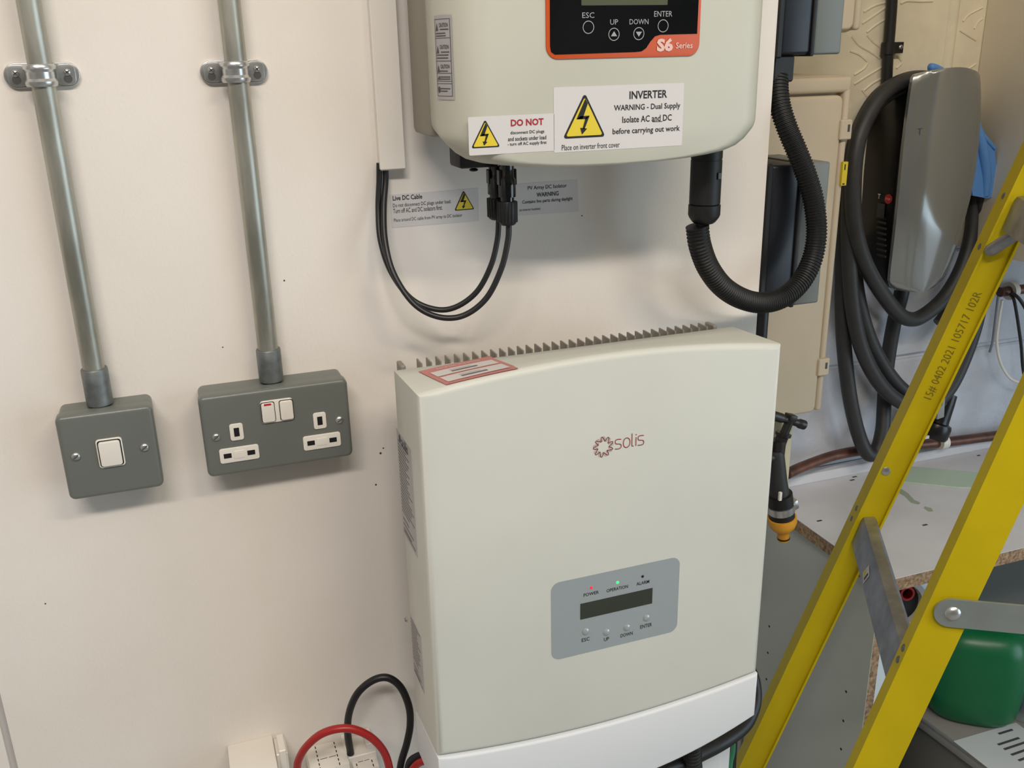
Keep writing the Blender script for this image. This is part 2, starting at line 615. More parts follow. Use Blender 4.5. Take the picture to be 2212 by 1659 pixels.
def saddle(x, zc, label):
    r = thing('conduit_saddle', label, 'saddle clamp', (x, 0, zc - 0.0105), 'saddle clamps on the conduits')
    f = fy(0)
    MB().plate(x - 0.0305, zc - 0.0105, x + 0.0305, zc + 0.0105, 0.0104, f, 0, 0.0042, 0.0008, 8).build('base_bar', M_ZINC, r)
    w = 0.0092
    ang = [math.radians(a) for a in range(-8, 189, 14)]
    # strap: ribbed band over the pipe
    prof = [(-w, 0.0122), (-w * 0.8, 0.0134), (-w * 0.55, 0.0134), (-w * 0.3, 0.0117), (w * 0.3, 0.0117), (w * 0.55, 0.0134), (w * 0.8, 0.0134), (w, 0.0122)]
    rings = []
    for a in ang:
        rings.append([Vector((x + rr * math.cos(a), CY_ - rr * math.sin(a), zc + dz)) for dz, rr in prof] +
                     [Vector((x + 0.0101 * math.cos(a), CY_ - 0.0101 * math.sin(a), zc + dz)) for dz in (w, -w)])
    MB().loft(rings).build('strap', M_ZINC, r)
    for s_ in (-1, 1):
        u0, u1 = (x + 0.0112, x + 0.0272) if s_ > 0 else (x - 0.0272, x - 0.0112)
        ft = MB().plate(u0, zc - 0.0088, u1, zc + 0.0088, 0.005, f, 0.004, 0.0058, 0.0004).build('foot', M_ZINC, r)
        xs = x + s_ * 0.0205
        MB().prism(circ(xs, zc - 0.0035, 0.0036, 14), f, 0.004, 0.0060).build('keyhole', M_INKG, ft, smooth=0)
        screw_head(r, (xs, -0.0058, zc + 0.002), (0, -1, 0), 0.0031)
    return r


saddle(-0.0922, H - 0.0098, 'zinc saddle clamp on the conduit above the light switch')
saddle(0.0703, H - 0.0112, 'zinc saddle clamp on the conduit above the double socket')

# ================================================================== METALCLAD SWITCH AND SOCKET


def metalclad(x, z, w, name, label, cat):
    hgt = 0.0865
    r = thing(name, label, cat, (x + w / 2, 0, z))
    f = fy(0)
    MB().plate(x + 0.0012, z + 0.0012, x + w - 0.0012, z + hgt - 0.0012, 0.006, f, 0, 0.029, 0.001).build('back_box', M_GREY, r)
    MB().plate(x, z, x + w, z + hgt, 0.0062, f, 0.027, 0.0405, 0.0042, 6, 4).build('face_plate', M_GREY, r)
    return r


FPL = -0.0405
sw = metalclad(-0.1306, H - 0.3992, 0.0865, 'light_switch', 'grey metal box with one white rocker switch', 'light switch')
c = ay(239, 977, FPL)
fs_ = fy(FPL)
rk = MB().plate(c.x - 0.0118, c.z - 0.0148, c.x + 0.0118, c.z + 0.0148, 0.003, fs_, 0, 0.0016, 0.0006).build('rocker_surround', M_WHITE, sw)
MB().plate(c.x - 0.0106, c.z - 0.0136, c.x + 0.0106, c.z + 0.0136, 0.0026, fs_, 0.0012, 0.00175).build('rocker_gap', M_HOLE, rk, smooth=0)
MB().plate(c.x - 0.0096, c.z - 0.0126, c.x + 0.0096, c.z + 0.0126, 0.0024, fs_, 0.001, 0.0046, 0.0009).build('rocker', M_WHITE, sw)
for px, py in ((164, 986), (312.5, 966)):
    p = ay(px, py, FPL)
    screw_head(sw, p, (0, -1, 0), 0.0041, cross=False)

so = metalclad(-0.0020, H - 0.3980, 0.1470, 'double_socket', 'grey metal double socket with two white rocker switches', 'power socket')
c = ay(598.5, 886.5, FPL)
rk = MB().plate(c.x - 0.0160, c.z - 0.0120, c.x + 0.0160, c.z + 0.0120, 0.003, fs_, 0, 0.0016, 0.0006).build('rocker_surround', M_WHITE, so)
for i, (px, py) in enumerate(((579, 890), (618.6, 884))):
    p = ay(px, py, FPL)
    MB().plate(p.x - 0.0070, c.z - 0.0108, p.x + 0.0070, c.z + 0.0108, 0.0022, fs_, 0.0012, 0.00175).build('rocker_gap', M_HOLE, rk, smooth=0)
    rr = MB().plate(p.x - 0.0063, c.z - 0.0101, p.x + 0.0063, c.z + 0.0101, 0.002, fs_, 0.001, 0.0042, 0.0008).build('rocker', M_WHITE, so)
    if i == 0:
        MB().plate(p.x - 0.0036, c.z + 0.0080, p.x + 0.0036, c.z + 0.0098, 0.0004, fs_, 0.004, 0.0045).build('neon_strip', M_REDI, rr, smooth=0)
for (px, py), w_, h_, slots in (((511, 932.5), 0.0130, 0.0178, [(511, 932.5, 1)]), ((690.6, 908), 0.0130, 0.0178, [(690.6, 908, 1)]),
                                ((517.3, 980), 0.0385, 0.0158, [(491.5, 982.6, 0), (542.4, 975, 0)]),
                                ((695.6, 952.5), 0.0385, 0.0158, [(671.5, 955.5, 0), (719, 948.5, 0)])):
    p = ay(px, py, FPL)
    ins = MB().plate(p.x - w_ / 2, p.z - h_ / 2, p.x + w_ / 2, p.z + h_ / 2, 0.0024, fs_, 0, 0.0014, 0.0005).build('socket_insert', M_WHITE, so)
    for sx_, sy_, tall in slots:
        q = ay(sx_, sy_, FPL)
        a, b = (0.0026, 0.0046) if tall else (0.0038, 0.0025)
        MB().plate(q.x - a, p.z - b, q.x + a, p.z + b, 0.0003, fs_, 0.001, 0.0016).build('pin_slot', M_HOLE, ins, smooth=0)
    if len(slots) == 2:
        MB().plate(p.x - 0.0055, p.z - 0.0042, p.x + 0.0055, p.z + 0.0042, 0.001, fs_, 0.001, 0.0018, 0.0003).build('maker_boss', M_WHITE, ins)
for px, py in ((467, 944), (733.4, 906.7)):
    screw_head(so, ay(px, py, FPL), (0, -1, 0), 0.0040, cross=False)

# ================================================================== MINI TRUNKING AND WALL STICKERS
tr = thing('mini_trunking', 'white plastic mini trunking running up beside the top inverter', 'trunking', (0.2125, 0, H - 0.1085))
MB().box(0.2005, -0.012, H - 0.1085, 0.2240, 0.0, H + 1.50).build('channel', M_WHITE, tr, smooth=0)
MB().box(0.1992, -0.0162, H - 0.1075, 0.2252, -0.0095, H + 1.50, 0.0008, 1).build('lid', M_WHITE, tr)


def wall_sticker(name, label, corners, texts, tri=None):
    pts = [ay(*p, 0.0) for p in corners]
    r = thing(name, label, 'sticker', (sum(p.x for p in pts) / 4, 0, min(p.z for p in pts)))
    MB().prism([(p.x, p.z) for p in pts], fy(0), 0, 0.0004).build('backing', M_STK, r, smooth=0)
    for body, x0, x1, y, b, h in texts:
        tpx(body, x0, x1, y, 0.0, M_INK, r, b, h, w0=0.0006)
    if tri:
        tri_px(*tri, -0.0005, r)
    return r


wall_sticker('warning_sticker', 'white sticker headed Live DC Cable on the wall', [(846.4, 492), (1034, 477), (1033, 406), (841.5, 420.5)],
             [('Live DC Cable', 848, 912, 426, 0.02, 10.5), ('Do not disconnect DC plugs under load.', 849, 974.7, 440.5, 0.004, 10.5),
              ('Turn off AC and DC isolators first.', 849.4, 956, 452, 0.004, 10), ('Place around DC cable from PV array to DC isolator', 851.5, 999, 471, 0.0, 9.5)],
             ((1001.3, 411), (981.6, 455), (1024.8, 452)))
wall_sticker('warning_sticker', 'white sticker headed PV Array DC Isolator behind the black plugs', [(1104, 467), (1250, 457), (1247, 388), (1102, 398)],
             [('PV Array DC Isolator', 1140, 1224, 404.5, 0.008, 11), ('WARNING', 1159, 1206.5, 419, 0.018, 9.5),
              ('Contains live parts during daylight', 1128, 1237, 433.5, 0.012, 9.5), ('(at inverter location)', 1122, 1167, 452.7, 0.0, 7.5)])

# ================================================================== UPPER INVERTER
XL, XR = 0.2335, 0.5560
XC, HW = (XL + XR) / 2, (XR - XL) / 2
ZT = H + 0.265
ZC = (ZT + H - 0.1) / 2
inv = thing('solar_inverter', 'upper white inverter with orange edged black control panel', 'inverter', (XC, 0, H - 0.103))


def s6_outline():
    tab = [(0.0, -0.1025), (0.3, -0.1018), (0.5, -0.1002), (0.66, -0.0978), (0.78, -0.0950), (0.86, -0.0910), (0.92, -0.0850), (0.955, -0.0795), (0.978, -0.0755), (0.991, -0.0725), (0.998, -0.069), (1.0, -0.064)]
    pts = [(XL, ZT - 0.02)]
    lower = [(XC - t * HW, H + z_) for t, z_ in reversed(tab)]
    pts += lower
    pts += [(2 * XC - x, z_) for x, z_ in reversed(lower[:-1])]
    pts += [(XR, ZT - 0.02), (XR - 0.02, ZT), (XL + 0.02, ZT)]
    return pts


OUT = s6_outline()
hz = (ZT - (H - 0.1025)) / 2
Y0C, Y1C = -0.088, -0.155
BX, BYD, BZ = 0.034, 0.042, 0.004


def s6ring(y, ix, iz, drop=0.0):
    return [Vector((XC + (x - XC) * (HW - ix) / HW, y, ZC + (z_ - ZC) * (hz - iz) / hz)) for x, z_ in OUT]


rings = [s6ring(Y0C, 0.0015, 0.012), s6ring(Y0C - 0.002, 0, 0.010), s6ring(Y1C + BYD, 0, 0.003)]
for k in range(1, 11):
    t = k / 10 * math.pi / 2
    rings.append(s6ring(Y1C + BYD * (1 - math.sin(t)), BX * (1 - math.cos(t)), 0.001 + BZ * (1 - math.cos(t)) ** 2))
MB().loft(rings).build('cover', M_CREAM, inv, 50)
MB().box(0.2312, -0.090, H - 0.0725, 0.540, -0.028, ZT - 0.01, 0.006).build('heatsink_body', M_ALU, inv)
MB().box(0.26, -0.029, H + 0.05, 0.50, 0.0, ZT - 0.04).build('wall_bracket', M_ALU, inv, smooth=0)
p = ay(998, 352, -0.06)
iso = MB().box(p.x - 0.010, -0.085, p.z - 0.003, p.x + 0.030, -0.05, p.z + 0.045, 0.003).build('isolator_knob', M_BLACK, inv)
MB().lathe((p.x + 0.0085, -0.07, p.z - 0.0075), (0, 0, 1), [(0.0022, 0), (0.0042, 0.0008), (0.0042, 0.0022), (0.0022, 0.003), (0.0022, 0.006)], 12).build('grub_screw', M_BLACK, iso)

# control panel of the upper inverter
PF = Y1C
pl, pr_ = ay(1178.5, 60, PF).x, ay(1511, 60, PF).x
pb = ay(1345, 124.5, PF).z
fP = fy(PF)
pan = MB().plate(pl, pb, pr_, pb + 0.155, 0.011, fP, -0.001, 0.0012, 0.0003, 8).build('panel_frame', M_ORANGE, inv)


def PX(px, py):
    q = ay(px, py, PF)
    return (q.x, q.z)


bpoly = [PX(1187, -20), PX(1187, 100)]
bpoly += [PX(1189, 112), PX(1197, 118)]
bpoly += [PX(1370, 112.5), PX(1384, 111), PX(1394, 104), PX(1403, 90), PX(1413, 78.5), PX(1425, 75), PX(1504, 73), PX(1506, 0)]
top = pb + 0.150
bpoly = [(a, b) for a, b in bpoly[1:-1]] + [(bpoly[-2][0] + 0.0008, top), (bpoly[0][0], top)]
MB().prism(bpoly, fP, 0.0009, 0.0016).build('panel_glass', M_BLACKG, pan, smooth=0)
l0, l1 = PX(1254, 12), PX(1440, 4)
MB().plate(l0[0], l0[1], l1[0], l0[1] + 0.03, 0.0006, fP, 0.0012, 0.0019).build('lcd', M_LCD, pan, smooth=0)
for body, xc_, yc_, w_, h_ in (('ESC', 1269, 33, 26, 12), ('UP', 1324.7, 47.7, 17, 11.5), ('DOWN', 1378.5, 47, 41, 11.5), ('ENTER', 1430.7, 30, 39, 12)):
    tpx(body, xc_ - w_ / 2, xc_ + w_ / 2, yc_, PF, M_LGREY, pan, 0.0, h_, w0=0.0018)
for i, (px, py) in enumerate(((1269.3, 59), (1324.4, 74.2), (1378, 72.8), (1430.4, 56))):
    cu, cv = PX(px, py)
    R_ = 0.0054
    ringv = [fP(a, b, 0.0018) for a, b in circ(cu, cv, R_, 28)] + [fP(a, b, 0.0018) for a, b in circ(cu, cv, R_ * 0.88, 28)]
    bt = MB().add(ringv, [(k, (k + 1) % 28, 28 + (k + 1) % 28, 28 + k) for k in range(28)]).build('button_ring', M_LGREY, pan, smooth=0)
    if i in (1, 2):
        s_ = 1 if i == 1 else -1
        MB().add([fP(cu - 0.003, cv - 0.0016 * s_, 0.0019), fP(cu + 0.003, cv - 0.0016 * s_, 0.0019), fP(cu, cv + 0.0026 * s_, 0.0019)], [(0, 1, 2)]).build('arrow', M_LGREY, bt, smooth=0)
tpx('S6', 1417, 1452, 97, PF, M_PINKP, pan, 0.05, 29, w0=0.0018)
tpx('Series', 1458, 1494, 98, PF, M_PINKP, pan, 0.015, 13, w0=0.0018)


def flat_sticker(parent_inv, x0, x1, yt, yb, Y):
    a, b = ay(x0, (yt + yb) / 2, Y), ay(x1, (yt + yb) / 2, Y)
    zt = ay((x0 + x1) / 2, yt, Y).z
    zb = ay((x0 + x1) / 2, yb, Y).z
    return MB().plate(a.x, zb, b.x, zt, 0.0012, fy(Y), -0.0003, 0.0003, 0, 3).build('warning_label', M_STK, parent_inv, smooth=0)


s1 = flat_sticker(inv, 1012, 1197, 249, 331, PF)
tri_px((1047.6, 257.5), (1017.5, 319.5), (1080.5, 318.5), PF - 0.0002, s1)
tpx('DO NOT', 1103.4, 1174.2, 264, PF - 0.0002, M_INKR, s1, 0.03, 15)
for body, x0, x1, y in (('disconnect DC plugs', 1102.5, 1175.7, 286), ('and sockets under load', 1097.4, 1180, 298.4), ('- turn off AC supply first', 1096.5, 1180.8, 310.4)):
    tpx(body, x0, x1, y, PF - 0.0002, M_INK, s1, 0.012, 9)
s2 = flat_sticker(inv, 1196, 1475, 184, 322, PF)
tri_px((1263, 200), (1215.5, 299), (1307.5, 296), PF - 0.0002, s2)
tpx('INVERTER', 1359.8, 1441, 204, PF - 0.0002, M_INK, s2, 0.018, 17)
tpx('WARNING - Dual Supply', 1327, 1470, 232, PF - 0.0002, M_INK, s2, 0.012, 16)
tpx('Isolate AC and DC', 1344.6, 1451, 256, PF - 0.0002, M_INK, s2, 0.012, 14)
u0, u1 = ay(1409.5, 262, PF), ay(1430.4, 262, PF)
MB().box(u0.x, PF - 0.0007, u1.z - 0.0002, u1.x, PF - 0.0003, u1.z + 0.0002).build('underline', M_INK, s2, smooth=0)
tpx('before carrying out work', 1324, 1469, 282, PF - 0.0002, M_INK, s2, 0.012, 16)
tpx('Place on inverter front cover', 1214, 1339, 315.5, PF - 0.0002, M_INK, s2, 0.0, 12)

# caution strip wrapped round the left shoulder of the cover


def shoulder(u, v, w):
    """u 0..1 round the shoulder from the side to the front, v = height"""
    t = math.radians(6 + 36 * u)
    x = XL + BX * (1 - math.cos(t)) - w
    y = Y1C + BYD * (1 - math.sin(t)) - w * 0.3
    return Vector((x, y, v))


zt_, zb_ = H + 0.0315, H - 0.0375
NU = 8
gv = [shoulder(i / NU, zb_ + (zt_ - zb_) * j, 0.0006) for j in (0, 1) for i in range(NU + 1)]
cst = MB().add(gv, [(i, i + 1, NU + 2 + i, NU + 1 + i) for i in range(NU)]).build('caution_label', M_STKG, inv)


def strip(a0, a1, b0, b1, w=0.0009):
    """a thin printed bar on the caution label, in label fractions"""
    n = 6
    H_ = zt_ - zb_
    g = [shoulder(a0 + (a1 - a0) * i / n, zb_ + H_ * b, w) for b in (b0, b1) for i in range(n + 1)]
    return g, [(i, i + 1, n + 2 + i, n + 1 + i) for i in range(n)]


prt = MB()
bars = []
for b in (0.955, 0.735, 0.465, 0.32, 0.225, 0.195, 0.045):
    bars.append((0.06, 0.94, b - 0.003, b + 0.003))
bars += [(0.06, 0.085, 0.045, 0.955), (0.915, 0.94, 0.045, 0.955)]
for b in (0.875, 0.62, 0.37):
    pass
for b, a0, a1 in ((0.835, 0.42, 0.86), (0.79, 0.13, 0.70), (0.755 + 0.005, 0.13, 0.72), (0.57, 0.42, 0.86), (0.535, 0.13, 0.82), (0.50, 0.13, 0.80),
                  (0.345, 0.30, 0.75), (0.275, 0.25, 0.86), (0.25, 0.25, 0.86), (0.135, 0.30, 0.84), (0.105, 0.30, 0.70)):
    bars.append((a0, a1, b - 0.006, b + 0.006))
for a0, a1, b0, b1 in bars:
    prt.add(*strip(a0, a1, b0, b1))
prt.build('printed_lines', M_INKG, cst, smooth=0)
Hl = zt_ - zb_
for b in (0.885, 0.63, 0.40):
    lettering('CAUTION', lambda u, v, w: shoulder(u, v, 0.0009), 0.60, zb_ + Hl * b, 0.48, M_INKG, cst, 0.02, h=0.0034)
for b in (0.865, 0.60, 0.375, 0.265):
    sz = 0.045 if b > 0.3 else 0.025
    MB().add([shoulder(0.12, zb_ + Hl * (b - sz), 0.0009), shoulder(0.30, zb_ + Hl * (b - sz), 0.0009), shoulder(0.21, zb_ + Hl * (b + sz), 0.0009)], [(0, 1, 2)]).build('warning_mark', M_INKG, cst, smooth=0)
MB().add([shoulder(0.20 + 0.08 * math.cos(a), zb_ + Hl * (0.12 + 0.04 * math.sin(a)), 0.0009) for a in [k * math.pi / 8 for k in range(16)]], [tuple(range(16))]).build('warning_mark', M_INKG, cst, smooth=0)

# DC plugs hanging under the upper inverter


def dc_plug(px, ytop, ybot, Y, label):
    a, b = ay(px, ytop, Y), ay(px, ybot, Y)
    L = a.z - b.z
    r = thing('dc_plug', label, 'plug', (a.x, Y, b.z), 'solar plugs under the upper inverter')
    f = lambda t: b.z + L * t
    MB().lathe((b.x, Y, b.z), (0, 0, 1), [(0.0062, 0), (0.0080, 0.0012), (0.0092, 0.004), (0.0093, L * 0.40), (0.0088, L * 0.42)], 18).build('cable_nut', M_BLACK, r)
    nut = r.children[0]
    for k in range(18):
        an = 2 * math.pi * k / 18
        pz = Vector((b.x + 0.0092 * math.cos(an), Y + 0.0092 * math.sin(an), b.z + 0.003))
        MB().fbox(pz - Vector((0.0005, 0.0005, 0)), (0.001, 0, 0), (0, 0.001, 0), (0, 0, L * 0.36)).build('rib', M_BLACK, nut, smooth=0)
    MB().lathe((b.x, Y, b.z), (0, 0, 1), [(0.0068, L * 0.41), (0.0068, L * 0.50), (0.0086, L * 0.50), (0.0086, L * 0.80), (0.0072, L * 0.84), (0.0072, L * 1.05)], 18).build('housing', M_BLACKG, r)
    for s_ in (-1, 1):
        MB().box(b.x + s_ * 0.0072 - 0.0018, Y - 0.004, b.z + L * 0.70, b.x + s_ * 0.0072 + 0.0018, Y + 0.004, b.z + L * 0.98, 0.0008, 1).build('latch', M_BLACKG, r)
    return b


pB = dc_plug(1074, 362, 474, -0.074, 'left black solar plug, the one further back under the inverter')
pA = dc_plug(1097, 362, 486, -0.094, 'right black solar plug, the nearer one under the inverter')
# black DC cables looping from the trunking to the plugs


def cable_px(name, pts, r, material, label, cat, seg=12, group=None, res=8):
    P = [ay(px, py, Y) for px, py, Y in pts]
    return MB().tube(P, r, seg, res).build(name, material, label=label, cat=cat, group=group, smooth=60)


cable_px('dc_cable', [(819, 352, -0.0085), (819, 390, -0.0085), (817, 450, -0.012), (822, 520, -0.022), (845, 588, -0.034), (888, 645, -0.048), (940, 668, -0.058), (985, 663, -0.066),
                      (1030, 630, -0.072), (1060, 575, -0.075), (1074, 520, -0.074), (1077, 478, -0.074), (1076, 460, -0.074)], 0.0029, M_CABLE,
         'inner black DC cable of the loop below the trunking', 'cable', group='dc cable loop')
cable_px('dc_cable', [(832, 352, -0.0085), (833, 390, -0.0085), (829, 450, -0.016), (832, 520, -0.030), (850, 590, -0.046), (893, 655, -0.066), (945, 684, -0.080), (1000, 682, -0.088),
                      (1050, 645, -0.094), (1083, 580, -0.096), (1097, 520, -0.095), (1099, 488, -0.094), (1099, 470, -0.094)], 0.0030, M_CABLE,
         'outer black DC cable of the loop below the trunking', 'cable', group='dc cable loop')

# AC connector and corrugated flexible conduit
YG = -0.088
a, b = ay(1525, 330, YG), ay(1520, 482, YG)
ac = thing('ac_connector', 'black cylindrical AC connector hanging under the upper inverter', 'connector', (b.x, YG, b.z))
MB().lathe((b.x, YG, b.z), (0, 0, 1), [(0.010, 0), (0.0125, 0.002), (0.0155, 0.006), (0.0168, 0.009), (0.0168, 0.0195), (0.0150, 0.0205)], 28).build('gland_nut', M_BLACK, ac)
MB().lathe((b.x, YG, b.z + 0.0195), (0, 0, 1), [(0.0145, 0), (0.0145, 0.0015), (0.0162, 0.0015), (0.0162, 0.046), (0.0158, 0.0462), (0.0158, 0.0475), (0.0162, 0.0477), (0.0162, 0.062)], 28).build('barrel', M_BLACK, ac)
MB().box(b.x + 0.004, YG - 0.0172, b.z + 0.047, b.x + 0.0085, YG - 0.0145, b.z + 0.054, 0.0005, 1).build('latch', M_BLACKG, ac)
MB().lathe((b.x - 0.0006, YG, b.z - 0.006), (0, 0, 1), [(0.0065, 0), (0.0065, 0.008)], 14).build('cable_stub', M_CABLE, ac)

cpts = [(1506, 488, -0.088), (1512, 530, -0.087), (1530, 578, -0.082), (1562, 620, -0.074), (1605, 646, -0.064), (1650, 654, -0.055), (1694, 641, -0.047), (1731, 607, -0.040),
        (1755, 558, -0.034), (1764, 500, -0.029), (1758, 437, -0.024), (1743, 382, -0.019), (1722, 328, -0.013), (1701, 278, -0.006), (1686, 232, 0.003), (1680, 190, 0.011), (1681, 158, 0.018), (1681, 150, 0.02)]
P = resample(spline([ay(px, py, Y) for px, py, Y in cpts], 10), 0.00092)
prf = (1.0, 1.0, 0.9, 0.9)
MB().tube(P, 0.0124, 18, smooth=False, rf=lambda i, n: prf[i % 4]).build(
    'corrugated_conduit', M_CORR, label='black corrugated flexible conduit looping from connector to upper isolator', cat='conduit', smooth=25)

# ================================================================== LOWER INVERTER
LX0, LX1 = 0.181, 0.5605
LYB, LYF = -0.100, -0.195
low = thing('battery_inverter', 'lower white inverter with small silver display panel', 'inverter', ((LX0 + LX1) / 2, 0, H - 0.78))
LXC = (LX0 + LX1) / 2
LHW = (LX1 - LX0) / 2
NT = 28


def arch(x, mid, end):
    t = (x - LXC) / LHW
    return mid + (end - mid) * t * t


def lring(y, ztop, zbot, ins=0.0, yi=0.0):
    """closed ring: top edge, right side, bottom edge, left side"""
    pts = []
    xa, xb = LX0 + ins, LX1 - ins
    for k in range(NT + 1):
        x = xa + (xb - xa) * k / NT
        pts.append(Vector((x, y, ztop(x) - ins)))
    for k in range(NT + 1):
        x = xb + (xa - xb) * k / NT
        pts.append(Vector((x, y, zbot(x) + ins)))
    return pts


def lerpfn(f, g, t):
    return lambda x: f(x) * (1 - t) + g(x) * t


tB, tF = (lambda x: H - 0.2885), (lambda x: arch(x, H - 0.2690, H - 0.2835))
bB, bF = (lambda x: H - 0.6870), (lambda x: arch(x, H - 0.6905, H - 0.6765))
rb = 0.0065
rings = [lring(LYB, tB, bB, 0.003), lring(LYB - 0.003, tB, bB, 0)]
ym = LYF + rb
for t in (0.33, 0.66, 1.0):
    y = LYB - 0.003 + (ym - LYB + 0.003) * t
    rings.append(lring(y, lerpfn(tB, tF, t), lerpfn(bB, bF, t)))
for k in range(1, 6):
    t = k / 5 * math.pi / 2
    rings.append(lring(ym - rb * math.sin(t), tF, bF, rb * (1 - math.cos(t))))
MB().loft(rings).build('cover', M_INV, low, 50)
b2B, b2F = (lambda x: H - 0.742), (lambda x: arch(x, H - 0.7760, H - 0.7350))
g = 0.0018
rings = [lring(LYB, lambda x: bB(x) - g, b2B, 0.002)]
LYF2 = LYF - 0.0012
rb2 = 0.0035
ym = LYF2 + rb2
for t in (0.0, 0.5, 1.0):
    rings.append(lring(LYB - 0.002 + (ym - LYB + 0.002) * t, lerpfn(lambda x: bB(x) - g, lambda x: bF(x) - g, t), lerpfn(b2B, b2F, t), -0.0006))
for k in range(1, 5):
    t = k / 4 * math.pi / 2
    rings.append(lring(ym - rb2 * math.sin(t), lambda x: bF(x) - g, b2F, -0.0006 + rb2 * (1 - math.cos(t))))
MB().loft(rings).build('terminal_cover', M_INVL, low, 50)
MB().box(LX0 + 0.006, LYF + 0.012, H - 0.735, LX1 - 0.006, LYB + 0.002, H - 0.30).build('inner_chassis', M_ALU, low, smooth=0)
MB().box(0.23, -0.083, H - 0.62, 0.52, 0.0, H - 0.36).build('wall_bracket', M_ALU, low, smooth=0)
# heat sink fins, one object each, sharing one mesh
NF = 37
fin0 = None
for i in range(NF):
    x = 0.1895 + (0.539 - 0.1895) * i / (NF - 1)
    if i in (1,):
        continue
    if fin0 is None or i in (0, NF - 1):
        th = 0.0010
        mb = MB()
        poly = [(-0.1, H - 0.66), (-0.0815, H - 0.66), (-0.0815, H - 0.2872), (-0.0825, H - 0.2862), (-0.1, H - 0.2862)]
        if i in (0, NF - 1):
            mb.box(x - 0.001, -0.1, H - 0.66, x + 0.004, -0.0815, H - 0.2858, 0.0008, 1)
            o = mb.build('fin', M_FIN, low)
        else:
            mb.box(x, -0.1, H - 0.66, x + 0.0015, -0.0815, H - 0.2862)
            o = mb.build('fin', M_FIN, low, smooth=0)
            fin0 = (o, x)
    else:
        o = fin0[0].copy()
        col.objects.link(o)
        o.parent = low
        o.location = (x - fin0[1], 0, 0)


# red framed label on the top surface
def topz(x, y):
    t = min(max((LYB - 0.003 - y) / (LYB - 0.003 - (LYF + rb)), 0), 1)
    return tB(x) * (1 - t) + tF(x) * t


c4 = []
for p in ((964, 833), (1119.8, 797.5), (1057.7, 770.4), (904, 804)):
    zz_ = H - 0.2835
    for _ in range(6):
        q = az(*p, zz_ - H)
        zz_ = topz(q.x, q.y)
    c4.append(q)


def ftop(u, v, w):
    p = c4[0] * (1 - u) * (1 - v) + c4[1] * u * (1 - v) + c4[2] * u * v + c4[3] * (1 - u) * v
    return Vector((p.x, p.y, topz(p.x, p.y) + w))


def grid(fn, u0, v0, u1, v1, w, n=6):
    g_ = [fn(u0 + (u1 - u0) * i / n, v0 + (v1 - v0) * j / n, w) for j in range(n + 1) for i in range(n + 1)]
    return MB().add(g_, [(j * (n + 1) + i, j * (n + 1) + i + 1, (j + 1) * (n + 1) + i + 1, (j + 1) * (n + 1) + i) for j in range(n) for i in range(n)])


tl = grid(ftop, 0, 0, 1, 1, 0.0009).build('serial_label', M_PINK, low)
grid(ftop, 0.07, 0.10, 0.93, 0.40, 0.0012).build('label_window', M_STK, tl)
grid(ftop, 0.07, 0.47, 0.93, 0.76, 0.0012).build('label_window', M_STK, tl)
lettering('Serial No. and model', ftop, 0.5, 0.88, 0.6, M_STK, tl, 0, h=0.08, w0=0.0012)
lettering('KWB23H2044', ftop, 0.5, 0.58, 0.42, M_INKG, tl, 0, h=0.12, w0=0.0014) if False else None
for v0 in (0.58, 0.22):
    grid(ftop, 0.30, v0 - 0.03, 0.66, v0 + 0.04, 0.0014).build('printed_lines', mat('faded_print', (120, 112, 112), 0.6), tl)
    grid(ftop, 0.30, v0 + 0.09, 0.60, v0 + 0.11, 0.0014).build('printed_lines', M_STKG, tl)

# rating labels on the left side
fS = fx(LX0)
for (p0, p1, p2, p3), kind_ in ((((856, 928), (888.5, 965), (901.5, 1197), (871, 1153)), 0), (((886, 1328), (909.5, 1371), (917, 1494), (893, 1447)), 1)):
    q = [ax(*p, LX0) for p in (p0, p1, p2, p3)]
    u0, u1 = -(q[0].y + q[3].y) / 2 + 0.003, -(q[1].y + q[2].y) / 2
    v1, v0 = (q[0].z + q[1].z) / 2, (q[2].z + q[3].z) / 2
    lb = MB().plate(u0, v0, u1, v1, 0.0006, fS, -0.0003, 0.0004, 0, 2).build('rating_label', M_STKG, low, smooth=0)
    W_, Hh = u1 - u0, v1 - v0
    if kind_ == 0:
        lettering('solis', fS, u0 + W_ * 0.55, v0 + Hh * 0.945, W_ * 0.45, M_INKG, lb, 0.01, w0=0.0006)
        MB().prism(circ(u0 + W_ * 0.22, v0 + Hh * 0.945, W_ * 0.07, 12), fS, 0, 0.0006).build('label_mark', M_INKG, lb, smooth=0)
        k = 0.90
        rows = 22
    else:
        k = 0.95
        rows = 13
    ln = MB()
    for i in range(rows):
        vv = v0 + Hh * (k - (k - 0.2) * i / rows)
        e = random.uniform(0.55, 0.94)
        ln.box(LX0 - 0.0006, -(u0 + W_ * e), vv, LX0 - 0.0002, -(u0 + W_ * 0.06), vv + Hh * (k - 0.2) / rows * 0.32)
    for j, e in ((0.16, 0.5), (0.11, 0.8), (0.06, 0.65), (0.035, 0.9)):
        ln.box(LX0 - 0.0006, -(u0 + W_ * e), v0 + Hh * j, LX0 - 0.0002, -(u0 + W_ * 0.1), v0 + Hh * (j + 0.015))
    ln.build('printed_lines', mat('label_print_grey', (108, 104, 104), 0.6), lb, smooth=0)
screw_head(low, ax(879, 1338, LX0 + 0.001), (-1, 0, 0), 0.003)

